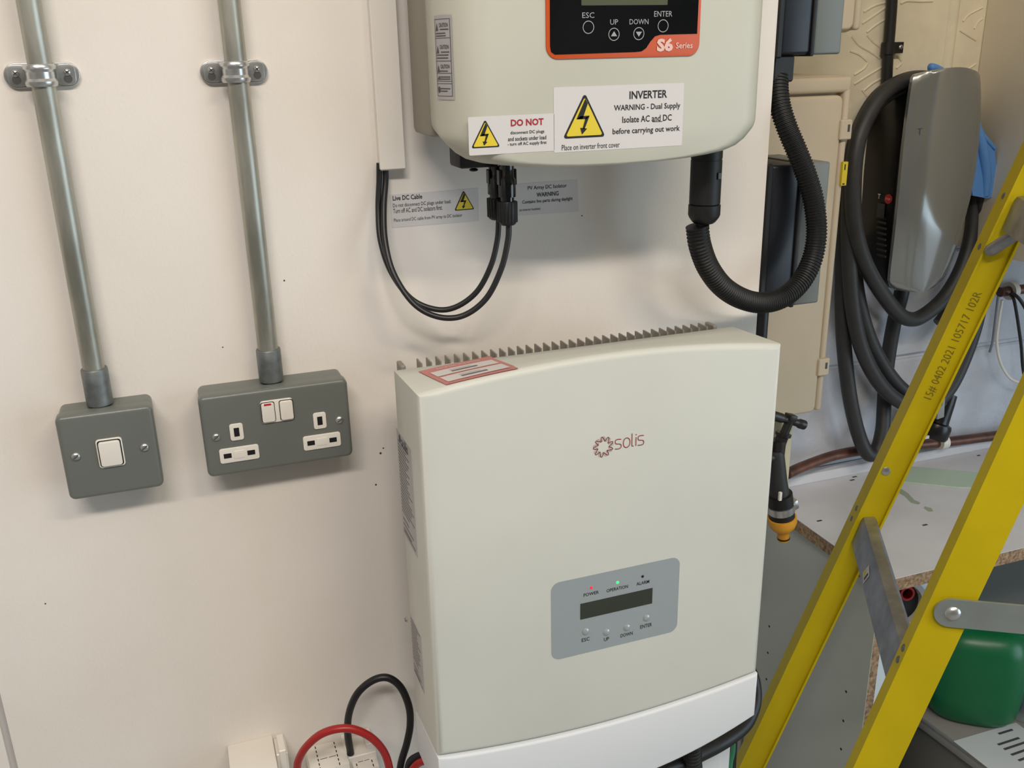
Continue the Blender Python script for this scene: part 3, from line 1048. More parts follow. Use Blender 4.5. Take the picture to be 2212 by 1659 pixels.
# logo
FF = LYF
cu = ay(1303, 965, FF)
def ribbon(pts, hw_, w, closed=False):
    """flat stroke on the front of the lower inverter; pts in (x, z)"""
    vs_, fs2 = [], []
    N_ = len(pts)
    for i in range(N_):
        a = Vector(pts[i - 1] if (i or closed) else pts[0])
        b = Vector(pts[(i + 1) % N_] if (i < N_ - 1 or closed) else pts[-1])
        t = (b - a).normalized()
        nn = Vector((-t.y, t.x)) * hw_
        p = Vector(pts[i])
        vs_ += [fy(FF)(p.x + nn.x, p.y + nn.y, w), fy(FF)(p.x - nn.x, p.y - nn.y, w)]
    for i in range(N_ if closed else N_ - 1):
        j = (i + 1) % N_
        fs2.append((2 * i, 2 * j, 2 * j + 1, 2 * i + 1))
    return MB().add(vs_, fs2)


kpx = (ay(1391, 954, FF).x - ay(1328, 954, FF).x) / 63.0
for k_, (mt_, ph, hw_) in enumerate(((M_LOGO2, 0.30, 0.00022), (M_LOGO3, 0.0, 0.00036))):
    n = 9
    pts = []
    for i in range(n * 14):
        a = 2 * math.pi * i / (n * 14)
        wv = 0.5 + 0.5 * math.cos(n * a + ph * 2 * math.pi)
        rr = kpx * (11.8 + 9.4 * wv)
        an = a + 0.10 * wv + 0.25
        pts.append((cu.x + rr * math.cos(an), cu.z + rr * math.sin(an)))
    ribbon(pts, hw_, 0.0004 + 0.0001 * k_, True).build('logo_ring', mt_, low, smooth=0)
base_ = ay(1328, 970.5, FF)


def stroke(P):
    q = spline([Vector((a, b, 0)) for a, b in P], 5) if len(P) > 2 else [Vector((a, b, 0)) for a, b in P]
    return [(base_.x + v.x * kpx, base_.z + v.y * kpx) for v in q]


S_ = [(13, 19.3), (8, 20.1), (3.2, 19.8), (0.7, 17.4), (0.8, 13.4), (3.2, 11.0), (10.2, 9.6), (13, 7.2), (12.9, 2.9), (10.2, 0.4), (5, 0.1), (0, 0.7)]
letters = MB()
for P in (S_, [(36.3, 27.5), (36.3, 15), (36.3, 4), (37.3, 1.0), (40.2, 0.4)], [(45, 18.5), (45, 0)], [(a + 48.8, b) for a, b in S_]):
    t = ribbon(stroke(P), 0.00042, 0.0005)
    letters.add(t.v, t.f)
t = ribbon([(base_.x + kpx * (24.9 + 7.1 * math.cos(a)), base_.z + kpx * (10.1 + 10 * math.copysign(abs(math.sin(a)) ** 0.85, math.sin(a)))) for a in [k * math.pi / 16 for k in range(32)]], 0.00042, 0.0005, True)
letters.add(t.v, t.f)
letters.add([fy(FF)(a, b, 0.0005) for a, b in circ(base_.x + kpx * 45, base_.z + kpx * 23.7, kpx * 1.3, 12)], [tuple(range(12))])
letters.build('lettering', M_LOGO, low, smooth=0)

# display overlay
a0, a1 = ay(1191, 1340, FF), ay(1465, 1285, FF)
zt2 = ay(1330, 1231, FF).z
zb2 = ay(1325, 1395, FF).z
ov = MB().plate(a0.x, zb2, a1.x, zt2, 0.0095, fy(FF), -0.0005, 0.0005, 0, 8).build('display_overlay', M_SILVP, low, smooth=0)
q0, q1 = ay(1253, 1320, FF), ay(1408.5, 1287, FF)
hl = (ay(1253, 1303, FF).z - ay(1253, 1337, FF).z) / 2
MB().plate(q0.x, (q0.z + q1.z) / 2 - hl, q1.x, (q0.z + q1.z) / 2 + hl, 0.0003, fy(FF), 0, 0.0008).build('lcd', M_LCDD, ov, smooth=0)
for (px, py), mt_ in (((1277, 1269), M_LEDR), ((1333.5, 1257.6), M_LEDG), ((1387.7, 1244.6), M_HOLE)):
    q = ay(px, py, FF)
    MB().lathe((q.x, FF - 0.0004, q.z), (0, -1, 0), [(0.0016, 0), (0.0016, 0.0003), (0.0009, 0.0008), (0.0001, 0.001)], 14).build('indicator', mt_, ov)
for body, x0, x1, y, h in (('POWER', 1260.3, 1293, 1281.6, 7), ('OPERATION', 1310, 1356, 1270.6, 7), ('ALARM', 1374.4, 1401.8, 1258, 7),
                           ('ESC', 1256, 1273, 1380.6, 7.5), ('UP', 1304, 1315, 1379.8, 7.5), ('DOWN', 1340, 1366, 1369.7, 7.5), ('ENTER', 1382.6, 1407.6, 1350.8, 7.5)):
    tpx(body, x0, x1, y, FF, M_INK, ov, 0.006, h, w0=0.0008)
for px, py in ((1264.7, 1364), (1309.7, 1365.4), (1353.6, 1355.5), (1396, 1334.4)):
    q = ay(px, py, FF)
    MB().lathe((q.x, FF - 0.0003, q.z), (0, -1, 0), [(0.0040, 0), (0.0039, 0.0006), (0.0030, 0.0013), (0.0015, 0.0017), (0.0001, 0.0018)], 20).build('button', M_SILVP, ov)

# cables and white parts at the foot of the wall
cable_px('battery_cable', [(764, 1668, -0.030), (757, 1625, -0.030), (751, 1580, -0.034), (755, 1537, -0.040), (773, 1497, -0.046), (805, 1470, -0.050), (837, 1464, -0.054), (865, 1484, -0.058),
                           (883, 1525, -0.062), (886, 1565, -0.064), (879, 1605, -0.066), (866, 1650, -0.068), (860, 1700, -0.068)], 0.0043, M_CABLE,
         'black battery cable arching up beside the lower inverter', 'cable', group='battery cables', seg=14)
cable_px('battery_cable', [(641, 1664, -0.055), (645, 1642, -0.060), (660, 1615, -0.068), (690, 1588, -0.076), (726, 1575, -0.082), (762, 1575, -0.086), (800, 1592, -0.088), (828, 1622, -0.088), (841, 1660, -0.088), (845, 1710, -0.088)],
         0.0045, M_RED, 'red battery cable arching over the white fuse holder', 'cable', group='battery cables', seg=14)
cable_px('battery_cable', [(878, 1690, -0.074), (884, 1650, -0.078), (900, 1635, -0.085), (925, 1628, -0.095), (960, 1625, -0.11)], 0.0045, M_CABLE,
         'short black cable end entering the underside of the lower inverter', 'cable', group='battery cables', seg=14)
cable_px('battery_cable', [(880, 1700, -0.085), (888, 1668, -0.088), (905, 1648, -0.094), (930, 1642, -0.104), (965, 1640, -0.12)], 0.0045, M_RED,
         'short red cable end entering the underside of the lower inverter', 'cable', group='battery cables', seg=14)

# white fuse holder and enclosure at the bottom of the frame
p = ay(740, 1610, -0.03)
fh = thing('fuse_holder', 'white two bay fuse holder with dashed knockout lines under the red cable', 'fuse holder', (p.x, 0, p.z - 0.09))
fl, fr = ay(664, 1640, -0.035).x, ay(815, 1640, -0.035).x
zt3 = ay(735, 1606, -0.012).z
fm = fl + (fr - fl) * 0.60
MB().box(fl, -0.036, zt3 - 0.12, fr, 0.0, zt3 - 0.004, 0.001, 1).build('base', M_WHITE, fh)
lw = MB().box(fl + 0.001, -0.048, zt3 - 0.12, fm - 0.002, -0.003, zt3 - 0.001, 0.0015, 2).build('bay_cover', M_WHITE, fh)
rw = MB().box(fm + 0.002, -0.052, zt3 - 0.12, fr - 0.0005, -0.020, zt3 - 0.012, 0.0015, 2).build('bay_cover', M_WHITE, fh)
for x_ in (fm - 0.004, fr - 0.011):
    MB().box(x_, -0.030, zt3 - 0.05, x_ + 0.010, -0.001, zt3 + 0.004, 0.001, 1).build('lug', M_WHITE, fh)
MB().box(fr - 0.02, -0.056, zt3 - 0.13, fr + 0.001, -0.035, zt3 - 0.028, 0.001, 1).build('terminal_block', M_BLACK, fh)
for cx_, par, y0_, y1_, zt_b in ((fl + 0.012, lw, -0.047, -0.006, zt3 - 0.001), (fm - 0.014, lw, -0.047, -0.006, zt3 - 0.001), (fm + 0.006, rw, -0.051, -0.022, zt3 - 0.012), (fr - 0.008, rw, -0.051, -0.022, zt3 - 0.012)):
    y_ = y0_
    while y_ < y1_:
        MB().box(cx_, y_, zt_b - 0.0008, cx_ + 0.0011, y_ + 0.0042, zt_b + 0.0002).build('knockout_dash', M_HOLE, par, smooth=0)
        y_ += 0.0075
for par, xa, xb, y_, zz in ((lw, fl + 0.015, fm - 0.015, -0.030, zt3 - 0.001), (rw, fm + 0.009, fr - 0.010, -0.038, zt3 - 0.012)):
    MB().box(xa, y_, zz - 0.0008, xa + (xb - xa) * 0.45, y_ + 0.0008, zz + 0.0002).build('knockout_dash', M_INKG, par, smooth=0)
    MB().box(xa + (xb - xa) * 0.55, y_, zz - 0.0008, xb, y_ + 0.0008, zz + 0.0002).build('knockout_dash', M_INKG, par, smooth=0)

e0, e1 = ay(494, 1650, -0.05), ay(597, 1637, -0.05)
ez = ay(548, 1634, -0.03).z
en = thing('white_enclosure', 'white plastic enclosure corner at the bottom edge left of the red cable', 'enclosure', ((e0.x + e1.x) / 2, 0, ez - 0.14))
MB().box(e0.x, -0.062, ez - 0.14, e1.x, 0.0, ez, 0.0015, 2).build('body', M_WHITE, en)
MB().box(e1.x + 0.0005, -0.03, ez - 0.14, e1.x + 0.014, 0.0, ez - 0.006, 0.001, 1).build('end_bracket', M_WHITE, en)
MB().box(e1.x + 0.004, -0.031, ez - 0.03, e1.x + 0.0125, -0.001, ez - 0.001, 0.001, 1).build('lug', M_WHITE, en)

# cable, corrugated pipe and trunking under the right of the lower inverter
cable_px('supply_cable', [(1290, 1725, -0.14), (1380, 1688, -0.13), (1440, 1660, -0.12), (1500, 1633, -0.11), (1560, 1602, -0.10), (1603, 1570, -0.085), (1622, 1538, -0.072), (1629, 1505, -0.062), (1624, 1465, -0.052), (1606, 1430, -0.040), (1594, 1415, -0.018), (1590, 1412, 0.004)],
         0.0105, M_CABLE, 'thick black cable curving under the lower right of the inverter', 'cable', seg=16)
P = resample(spline([ay(*p) for p in ((1496, 1600, -0.13), (1496, 1640, -0.125), (1500, 1680, -0.12), (1506, 1740, -0.12))], 12), 0.0016)
MB().tube(P, 0.0118, 18, smooth=False, rf=lambda i, n: (1.0, 1.0, 0.88, 0.88)[i % 4]).build(
    'corrugated_conduit', M_CORR, label='short corrugated pipe dropping from the underside of the lower inverter', cat='conduit', smooth=25)
t0, t1 = ay(1514, 1640, -0.03), ay(1578, 1640, -0.03)
tz = ay(1546, 1622, -0.03).z
tk = thing('cable_trunking', 'white square trunking end under the black supply cable', 'trunking', ((t0.x + t1.x) / 2, 0, tz - 0.5))
MB().box(t0.x, -0.028, tz - 0.5, t1.x, 0.0, tz, 0.001, 1).build('channel', M_INVL, tk)
MB().box(t0.x - 0.001, -0.030, tz - 0.5, t0.x + (t1.x - t0.x) * 0.62, -0.024, tz + 0.001, 0.001, 1).build('lid', M_INVL, tk)
cable_px('earth_cable', [(1583, 1585, -0.01), (1584, 1605, -0.012), (1583, 1625, -0.014), (1578, 1650, -0.014), (1575, 1700, -0.014)], 0.0035, mat('earth_green', (52, 128, 92), 0.5),
         'green earth cable peeping out behind the white trunking end', 'cable')

# ================================================================== ISOLATORS on the end of the partition
def isolator(z0, z1, label, gland=False):
    x0, x1 = 0.662, 0.752
    yf, yb = 0.0, 0.105
    r = thing('isolator_box', label, 'isolator', ((x0 + x1) / 2, (yf + yb) / 2, z0), 'isolator boxes on the partition end')
    MB().box(x0, yf - 0.002, z0 - 0.002, x0 + 0.009, yb + 0.002, z1 + 0.002, 0.002, 1).build('mounting_plate', M_BLACK, r)
    MB().box(x0 + 0.008, yf + 0.0015, z0 + 0.0015, x0 + 0.050, yb, z1, 0.004, 3).build('base', M_NAVY, r)
    MB().box(x0 + 0.047, yf - 0.0008, z0 - 0.0006, x0 + 0.0525, yb + 0.001, z1 + 0.001, 0.0015, 2).build('seal_rim', M_BLACK, r)
    MB().box(x0 + 0.052, yf, z0 + 0.001, x1, yb, z1, 0.003, 3).build('cover', M_IGREY, r)
    return r


i1 = isolator(H - 0.0105, H + 0.17, 'upper grey and navy isolator box above the corrugated conduit')
p = ay(1681, 150, 0.02)
MB().box(p.x - 0.0155, 0.006, H - 0.0385, p.x + 0.0125, 0.034, H - 0.0095, 0.002, 1).build('gland', M_BLACK, i1)
i2 = isolator(H - 0.3075, H - 0.1315, 'lower grey and navy isolator box inside the corrugated loop')
cable_px('isolator_cable', [(1648, 600, 0.03), (1647, 660, 0.03), (1643, 720, 0.03), (1638, 800, 0.03), (1628, 950, 0.03), (1600, 1300, 0.03), (1575, 1700, 0.03), (1560, 1950, 0.03)], 0.0085, M_CABLE,
         'black cable dropping from the lower isolator behind the inverter', 'cable', seg=14)

# ================================================================== METER BOXES
def meterbox(x0, x1, z0, z1, label):
    yf, yb = 0.30, WB - 0.004
    r = thing('meter_box', label, 'meter box', ((x0 + x1) / 2, (yf + yb) / 2, z0), 'cream meter boxes')
    MB().box(x0, yf + 0.016, z0, x1, yb, z1, 0.010, 3).build('case', M_MBOX, r)
    fr_ = MB()
    fr_.box(x0 + 0.002, yf, z1 - 0.026, x1 - 0.001, yf + 0.022, z1 - 0.002, 0.006, 3)
    fr_.box(x1 - 0.0135, yf + 0.0005, z0 + 0.003, x1 - 0.0012, yf + 0.022, z1 - 0.004, 0.005, 3)
    fr_.box(x0 + 0.002, yf + 0.0005, z0 + 0.003, x0 + 0.0135, yf + 0.022, z1 - 0.004, 0.005, 3)
    fr_.build('frame', M_MBOX, r)
    d = MB().plate(x0 + 0.0165, z0 + 0.003, x1 - 0.0165, z1 - 0.0295, 0.011, fy(yf + 0.014), 0, 0.0165, 0.005).build('door', M_MBOX, r)
    return r, d


mb1, door1 = meterbox(0.70, 1.016, H - 0.601, H - 0.043, 'lower cream meter box behind the corrugated loop')
xr = 1.016
for py in (275, 785):
    q = ay(1836 if py < 400 else 1793, py, 0.30)
    MB().box(xr - 0.021, 0.2935, q.z - 0.018, xr + 0.001, 0.304, q.z + 0.012, 0.0015, 1).build('hinge', M_MBOX, mb1)
    MB().box(xr - 0.008, 0.2930, q.z - 0.006, xr - 0.004, 0.2965, q.z + 0.005).build('hinge_slot', M_INKG, mb1, smooth=0)
q = ay(1827, 375, 0.296)
ys = MB().box(xr - 0.009, 0.295, q.z - 0.0185, xr + 0.0005, 0.300, q.z + 0.0185).build('yellow_label', mat('yellow_vinyl', (222, 196, 30), 0.5), mb1, smooth=0)
MB().box(xr - 0.006, 0.2946, q.z + 0.006, xr - 0.004, 0.2952, q.z + 0.015).build('label_print', M_INK, ys, smooth=0)
MB().box(xr - 0.007, 0.2946, q.z - 0.017, xr - 0.003, 0.2952, q.z - 0.015).build('label_print', M_INK, ys, smooth=0)
meterbox(0.70, 1.022, H + 0.0185, H + 0.50, 'upper cream meter box at the top edge behind the isolator')

# black cable with P-clip above the charger
cable_px('supply_cable', [(1932, -160, 0.483), (1929, -60, 0.483), (1927, 0, 0.483), (1923, 60, 0.483), (1919, 110, 0.483), (1916, 170, 0.483), (1915, 215, 0.483), (1922, 260, 0.483)], 0.0095, M_CABLE,
         'black armoured supply cable running up the wall above the charger', 'cable', seg=14)
q = ay(1921, 104, 0.48)
pcl = thing('cable_clip', 'black P clip with a screw holding the cable above the charger', 'clip', (q.x, 0.48, q.z - 0.009))
MB().lathe((q.x, 0.483, q.z - 0.010), (-0.02, 0, 1), [(0.0118, 0), (0.0118, 0.020)], 18).build('loop', M_BLACK, pcl)
MB().box(q.x + 0.006, 0.478, q.z - 0.009, q.x + 0.030, 0.492, q.z + 0.010, 0.001, 1).build('tab', M_BLACK, pcl)
screw_head(pcl, (q.x + 0.023, 0.478, q.z + 0.001), (0, -1, 0), 0.0042)

# ================================================================== CAR CHARGER
ch = thing('car_charger', 'silver fronted black car charger with a cable coiled round it', 'car charger', (1.295, 0.45, H - 0.44))
CXc = 1.294
prof = [(-0.0395, 0.062), (-0.0412, 0.0695), (-0.046, 0.0730), (-0.057, 0.0752), (-0.08, 0.0780), (-0.12, 0.0815), (-0.17, 0.084), (-0.22, 0.0838), (-0.27, 0.0815),
        (-0.32, 0.0775), (-0.36, 0.0735), (-0.39, 0.070), (-0.412, 0.066), (-0.425, 0.058), (-0.433, 0.046), (-0.436, 0.030)]


def facey(z_, t):
    zz = (z_ + 0.24) / 0.2
    return 0.372 + 0.010 * max(0, zz) ** 2 + 0.022 * max(0, -zz) ** 1.6 + 0.020 * abs(t) ** 2.2


NW = 20


def archz(z_, t):
    return z_ - 0.009 * t * t * min(1.0, max(0.0, (z_ + 0.12) / 0.07))


front, back = [], []
for z_, hw in prof:
    front.append([Vector((CXc + hw * t, facey(z_, t), H + archz(z_, t))) for t in [-1 + 2 * k / NW for k in range(NW + 1)]])
    back.append([Vector((CXc + hw * 0.985 * t, facey(z_, t) + 0.006 + 0.002 * abs(t), H + archz(z_, t))) for t in [-1 + 2 * k / NW for k in range(NW + 1)]])
rings = [f_ + list(reversed(b_)) for f_, b_ in zip(front, back)]
MB().loft(rings).build('face_plate', M_SILVER, ch, 40)
brings = []
for z_, hw in [(-0.0585, 0.03), (-0.062, 0.04), (-0.070, 0.05), (-0.085, 0.06), (-0.105, 0.07)] + prof[5:]:
    w_ = hw * 0.93
    if z_ > -0.15:
        w_ = 0.0785 * math.sqrt(max(0.05, 1 - ((z_ + 0.155) / 0.098) ** 2))
    pts = rrect(CXc - w_, 0.406, CXc + w_, WB - 0.001, 0.005, 3)
    brings.append([Vector((u, v + 0.018 * max(0, -(z_ + 0.24) / 0.2) ** 1.6 * (1 if v < 0.45 else 0), H + z_ * 0.995 - 0.002)) for u, v in pts])
MB().loft(brings).build('body', M_BODY, ch, 40)
CH_X = CXc - 0.0785


def fch(u, v, w):
    return Vector((CH_X - w, u, v))


q = ax(1919, 430, CH_X)
MB().prism(circ(q.y, q.z, 0.0085, 20), fch, -0.001, 0.001).build('stop_disc', M_SIGNR, ch, smooth=0)
lettering('STOP', lambda u, v, w: fch(-u, v, w), -q.y, q.z, 0.012, M_STK, ch, 0.0, w0=0.0014)
q = ax(1900, 424, CH_X)
lettering('T', lambda u, v, w: fch(-u, v, w), -q.y, q.z, 0.007, M_STK, ch, 0.02, h=0.009, w0=0.0012)
q = ax(1902, 455, CH_X)
lbl = MB().prism([(q.y - 0.009, q.z - 0.013), (q.y + 0.009, q.z - 0.013), (q.y + 0.009, q.z + 0.013), (q.y - 0.009, q.z + 0.013)], fch, -0.001, 0.0008).build('rating_label', mat('label_charcoal', (58, 56, 54), 0.5), ch, smooth=0)
for i in range(7):
    q = ax(1904, 480 + i * 12, CH_X)
    e = random.uniform(0.010, 0.014)
    MB().prism([(q.y - e, q.z - 0.002), (q.y + e, q.z - 0.002), (q.y + e, q.z + 0.0015), (q.y - e, q.z + 0.0015)], fch, -0.001, 0.0008).build('printed_lines', mat('label_charcoal', (58, 56, 54), 0.5), ch, smooth=0)
q = ay(1996, 285, 0.374)
lettering('T', lambda u, v, w: Vector((u, facey(v - H, (u - CXc) / 0.084) - w, v)), q.x, q.z, 0.0095, M_INKG, ch, -0.01, h=0.011, w0=0.0008)

# coiled charging cable with its connector
YA, YBk, YC_, YD = 0.410, 0.425, 0.445, 0.468
cc = [(1952, 600, .455), (1946, 640, .455), (1933, 690, .468), (1922, 750, .474), (1914, 810, .474), (1910, 870, .462), (1906, 930, .445), (1893, 975, .435), (1874, 980, .432),
      (1855, 940, .44), (1838, 870, .44), (1826, 780, .445), (1820, 680, .45), (1821, 560, .452), (1826, 450, .452), (1838, 350, .452), (1858, 275, .452), (1895, 212, .456), (1945, 180, .462), (2000, 178, .466),
      (2050, 190, .468), (2085, 240, .468), (2098, 340, .468), (2104, 430, .462), (2098, 510, .454), (2077, 580, .446), (2042, 640, .438), (2000, 678, .430), (1968, 690, .424),
      (1935, 672, .416), (1892, 612, .410), (1862, 550, .408), (1846, 480, .408), (1843, 400, .410), (1850, 320, .414), (1868, 262, .420), (1902, 208, .428), (1945, 178, .438), (1995, 170, .448), (2050, 185, .452), (2090, 250, .452),
      (2112, 350, .452), (2124, 450, .448), (2128, 560, .440), (2112, 680, .432), (2082, 775, .425), (2046, 845, .42), (2000, 880, .418), (1945, 868, .416), (1898, 825, .416), (1862, 755, .418), (1843, 670, .42), (1835, 570, .424),
      (1834, 460, .428), (1842, 360, .432), (1860, 285, .436), (1895, 222, .444), (1945, 190, .452), (2000, 190, .458), (2060, 215, .46), (2100, 300, .46), (2122, 400, .458), (2132, 480, .455), (2120, 560, .450), (2075, 640, .446),
      (2030, 700, .442), (1975, 705, .43), (1940, 690, .44)]
coil = thing('charging_cable', 'thick black charging cable hanging in loops on the car charger', 'cable', (1.25, 0.44, H - 0.80))
P1 = [ay(*p) for p in cc[:-2]]
MB().tube(P1, 0.0142, 14, 6).build('cable', M_RUB, coil, 60)
P2 = [ay(*p) for p in ((1840, 470, .456), (1844, 560, .452), (1855, 650, .446), (1880, 735, .444), (1915, 800, .44), (1955, 845, .436), (2000, 866, .43), (2040, 870, .43), (2048, 868, .43))]
MB().tube(P2, 0.0138, 14, 6).build('cable', M_RUB, coil, 60)
hd = ay(2042, 872, .43)
tip = ay(2008, 955, .43)
axv = (tip - hd)
hnd = MB().tube([hd - axv * 0.25, hd, hd + axv * 0.35, hd + axv * 0.55], 0.020, 16, 4, rf=lambda i, n: 0.8 + 0.35 * i / n).build('connector_grip', M_BODY, coil, 60)
MB().lathe(hd + axv * 0.45, axv, [(0.018, 0), (0.028, 0.004), (0.030, 0.010), (0.030, 0.030), (0.027, 0.036), (0.012, 0.0365)], 22).build('connector_head', M_BODY, coil)
q = ay(2036, 885, 0.405)
MB().fbox(q + Vector((-0.010, 0, -0.020)), (0.017, 0, 0.003), (-0.004, 0, 0.042), (0, 0.006, 0), 0.001).build('grip_label', mat('grip_label_grey', (150, 152, 150), 0.5), hnd)
q = ay(2003, 945, 0.400)
MB().box(q.x - 0.005, q.y, q.z - 0.003, q.x + 0.005, q.y + 0.004, q.z + 0.003).build('indicator_window', M_STK, hnd, smooth=0)

# blue glove tucked behind the charger
g0 = [(2108, 240), (2118, 275), (2130, 300), (2150, 320), (2146, 330), (2148, 355), (2152, 420), (2130, 428), (2098, 422), (2090, 380), (2092, 300), (2098, 250)]
gp = [ay(px, py, 0.425) for px, py in g0]
gl = thing('nitrile_glove', 'blue rubber glove tucked behind the right side of the charger', 'glove', (1.39, 0.425, H - 0.28))
MB().prism([(p.x, p.z) for p in gp], fy(0.431), 0, 0.010).build('glove_body', M_GLOVE, gl, 30)
MB().tube([ay(2104, 262, .424), ay(2114, 290, .422), ay(2124, 330, .420), ay(2130, 380, .422), ay(2128, 422, .424)], 0.009, 12, 5, rf=lambda i, n: 0.75 + 0.35 * math.sin(math.pi * i / n)).build('glove_finger', M_GLOVE, gl, 60)
MB().tube([ay(2112, 280, .424), ay(2132, 302, .422), ay(2150, 322, .420)], 0.006, 10, 5, rf=lambda i, n: 1.0 - 0.6 * i / n).build('glove_finger', M_GLOVE, gl, 60)
MB().tube([ay(2007, 146, .47), ay(2018, 147, .47), ay(2040, 160, .47), ay(2070, 190, .478)], 0.0085, 10, 4, rf=lambda i, n: 0.9 if i else 0.4).build('glove_finger', M_GLOVE, gl, 60)

# small wires and pipe clip at the right
pcw = thing('pipe_clip', 'white plastic pipe clip under the wall cupboard', 'clip', ay(2185, 640, 0.47))
q = ay(2184, 628, 0.47)
MB().lathe(q - Vector((0.006, 0, 0)), (1, 0, 0), [(0.019, 0), (0.019, 0.012)], 20).build('ring', M_WHITE, pcw)
MB().lathe(q - Vector((0.030, 0, 0)), (1, 0, 0), [(0.010, 0), (0.010, 0.09)], 16).build('pipe_stub', M_COPPER, pcw)
cable_px('thin_wire', [(2182, 635, .455), (2192, 655, .45), (2205, 740, .45), (2209, 790, .45), (2214, 820, .45)], 0.0032, M_CABLE, 'thin black wire hanging from the pipe clip', 'wire', seg=8)
cable_px('thin_wire', [(2186, 632, .45), (2205, 650, .44), (2225, 690, .44), (2240, 760, .44)], 0.0036, M_CABLE, 'second black wire curving off the right edge below the pipe clip', 'wire', seg=8)
cable_px('thin_wire', [(2165, 648, .455), (2158, 690, .455), (2153, 735, .455), (2160, 780, .455), (2180, 815, .455), (2206, 828, .455)], 0.0030, M_WHITE, 'thin white wire drooping below the pipe clip', 'wire', seg=8)
cable_px('thin_wire', [(2156, 640, .47), (2150, 690, .47), (2144, 738, .47), (2138, 760, .48)], 0.0026, mat('wire_grey', (140, 142, 146), 0.5), 'thin grey wire beside the yellow ladder below the charger', 'wire', seg=8)

# ================================================================== PIPE, UPSTAND, BENCH
cable_px('copper_pipe', [(2560, 886, .470), (2260, 926, .470), (2160, 940, .470), (2050, 954, .470), (1950, 964, .470), (1880, 971, .470), (1835, 977, .468), (1795, 986, .462), (1760, 998, .452), (1725, 1012, .44), (1700, 1024, .43)], 0.0105, M_COPPER,
         'copper water pipe running along the wall above the worktop', 'pipe', seg=14)
q = ay(2035, 955, 0.465)
pc2 = thing('pipe_clip', 'white plastic clip on the copper pipe below the plug', 'clip', q - Vector((0, 0, 0.015)))
MB().lathe(q - Vector((0.008, 0, 0.0)), (1, 0, 0), [(0.015, 0), (0.0155, 0.002), (0.0155, 0.015), (0.015, 0.017)], 18).build('ring', M_WHITE, pc2)
MB().box(q.x - 0.008, q.y, q.z - 0.012, q.x + 0.009, WB, q.z + 0.012, 0.001, 1).build('foot', M_WHITE, pc2)
MB().box(1.085, 0.474, H - 0.838, 2.2, WB, H - 0.8175, 0.002, 1).build('worktop_upstand', M_MELA, label='white painted upstand strip behind the worktop', cat='upstand')

BX0, BY0, BZ0 = 1.026, 0.118, H - 0.838
bench = thing('workbench', 'white topped chipboard workbench behind the yellow ladder', 'workbench', (1.6, 0.3, 0.0))
MB().box(BX0 + 0.0005, BY0 + 0.0005, BZ0 - 0.0255, 2.2, WB - 0.002, BZ0 - 0.0008).build('worktop_core', M_CHIP, bench, smooth=0)
wt = MB().box(BX0, BY0, BZ0 - 0.0012, 2.2, WB - 0.002, BZ0).build('worktop_surface', M_MELA, bench, smooth=0)
for px, py, e in ((1846, 1030, 5), (1841, 1037, 5), (1770, 1125, 5), (1998, 1134, 5), (1790, 1030, 2), (2114, 984, 4)):
    q = az(px, py, -0.838)
    MB().box(q.x - 0.0011 * e, q.y - 0.0022, BZ0 - 0.0005, q.x + 0.0011 * e, q.y + 0.0022, BZ0 + 0.0002).build('gouge', M_SPECK, wt, smooth=0)
for poly in ([(1938, 1056), (1948, 1057), (1962, 1066), (1975, 1080), (1988, 1086), (1985, 1090), (1968, 1086), (1955, 1072), (1944, 1066)], [(1998, 1094), (2012, 1098), (2016, 1105), (2006, 1105), (1996, 1098)]):
    pq = [az(px, py, -0.838) for px, py in poly]
    MB().add([(p.x, p.y, BZ0 + 0.0003) for p in pq], [tuple(range(len(pq)))]).build('paint_smear', M_GREENS, wt, smooth=0)
SPX, SPY = 1.045, 0.146
MB().box(SPX + 0.0004, SPY + 0.0004, 0.0, SPX + 0.018, WB - 0.003, BZ0 - 0.0255).build('side_panel_core', M_CHIP, bench, smooth=0)
sp = MB().box(SPX - 0.0002, SPY, 0.0, SPX + 0.0008, WB - 0.003, BZ0 - 0.0255).build('side_panel', M_SIDE, bench, smooth=0)
for px, py in ((1828, 1494), (1822, 1557), (1817, 1618), (1662, 1353), (1659, 1410), (1656, 1467)):
    q = ax(px, py, SPX)
    MB().prism(circ(q.y, q.z, 0.0025, 12), lambda u, v, w: Vector((SPX - 0.0002 - w, u, v)), 0, 0.0004).build('shelf_pin_hole', M_HOLE, sp, smooth=0)
MB().box(SPX + 0.018, 0.285, H - 1.080, 1.40, 0.295, BZ0 - 0.0255).build('back_panel', M_BLUEW, bench, smooth=0)
MB().box(SPX + 0.018, 0.262, 0.25, 1.245, 0.295, H - 1.085).build('back_panel', M_BLUEW, bench, smooth=0)
MB().box(1.47, 0.415, H - 1.40, 2.2, 0.43, BZ0 - 0.0255).build('back_panel', M_DARKP, bench, smooth=0)
MB().box(2.18, SPY, 0.0, 2.2, WB - 0.003, BZ0 - 0.0255).build('side_panel_core', M_CHIP, bench, smooth=0)

pq = [az(px, py, -0.8375) for px, py in ((1941, 1042), (2072, 1055), (2110, 1056), (2122, 1024), (1967, 1010), (1950, 1020))]
MB().prism([(p.x, p.y) for p in pq], lambda u, v, w: Vector((u, v, BZ0 + w)), 0.0004, 0.0035).build(
    'board_offcut', M_GREENP, label='pale green board offcut lying on the worktop', cat='board', smooth=0)

pole = [ay(1708, 890, 0.40), ay(1699, 1078, 0.40)]
MB().box(pole[0].x - 0.022, 0.395, BZ0, pole[0].x + 0.005, 0.42, H - 0.62, 0.002, 1).build(
    'timber_batten', M_STICKC, label='cream painted timber batten standing behind the black tap', cat='batten')

# ================================================================== TAP on the partition end
YT = 0.05
tap = thing('garden_tap', 'black outdoor tap with T handle beside the lower inverter', 'tap', ay(1688, 1168, YT))


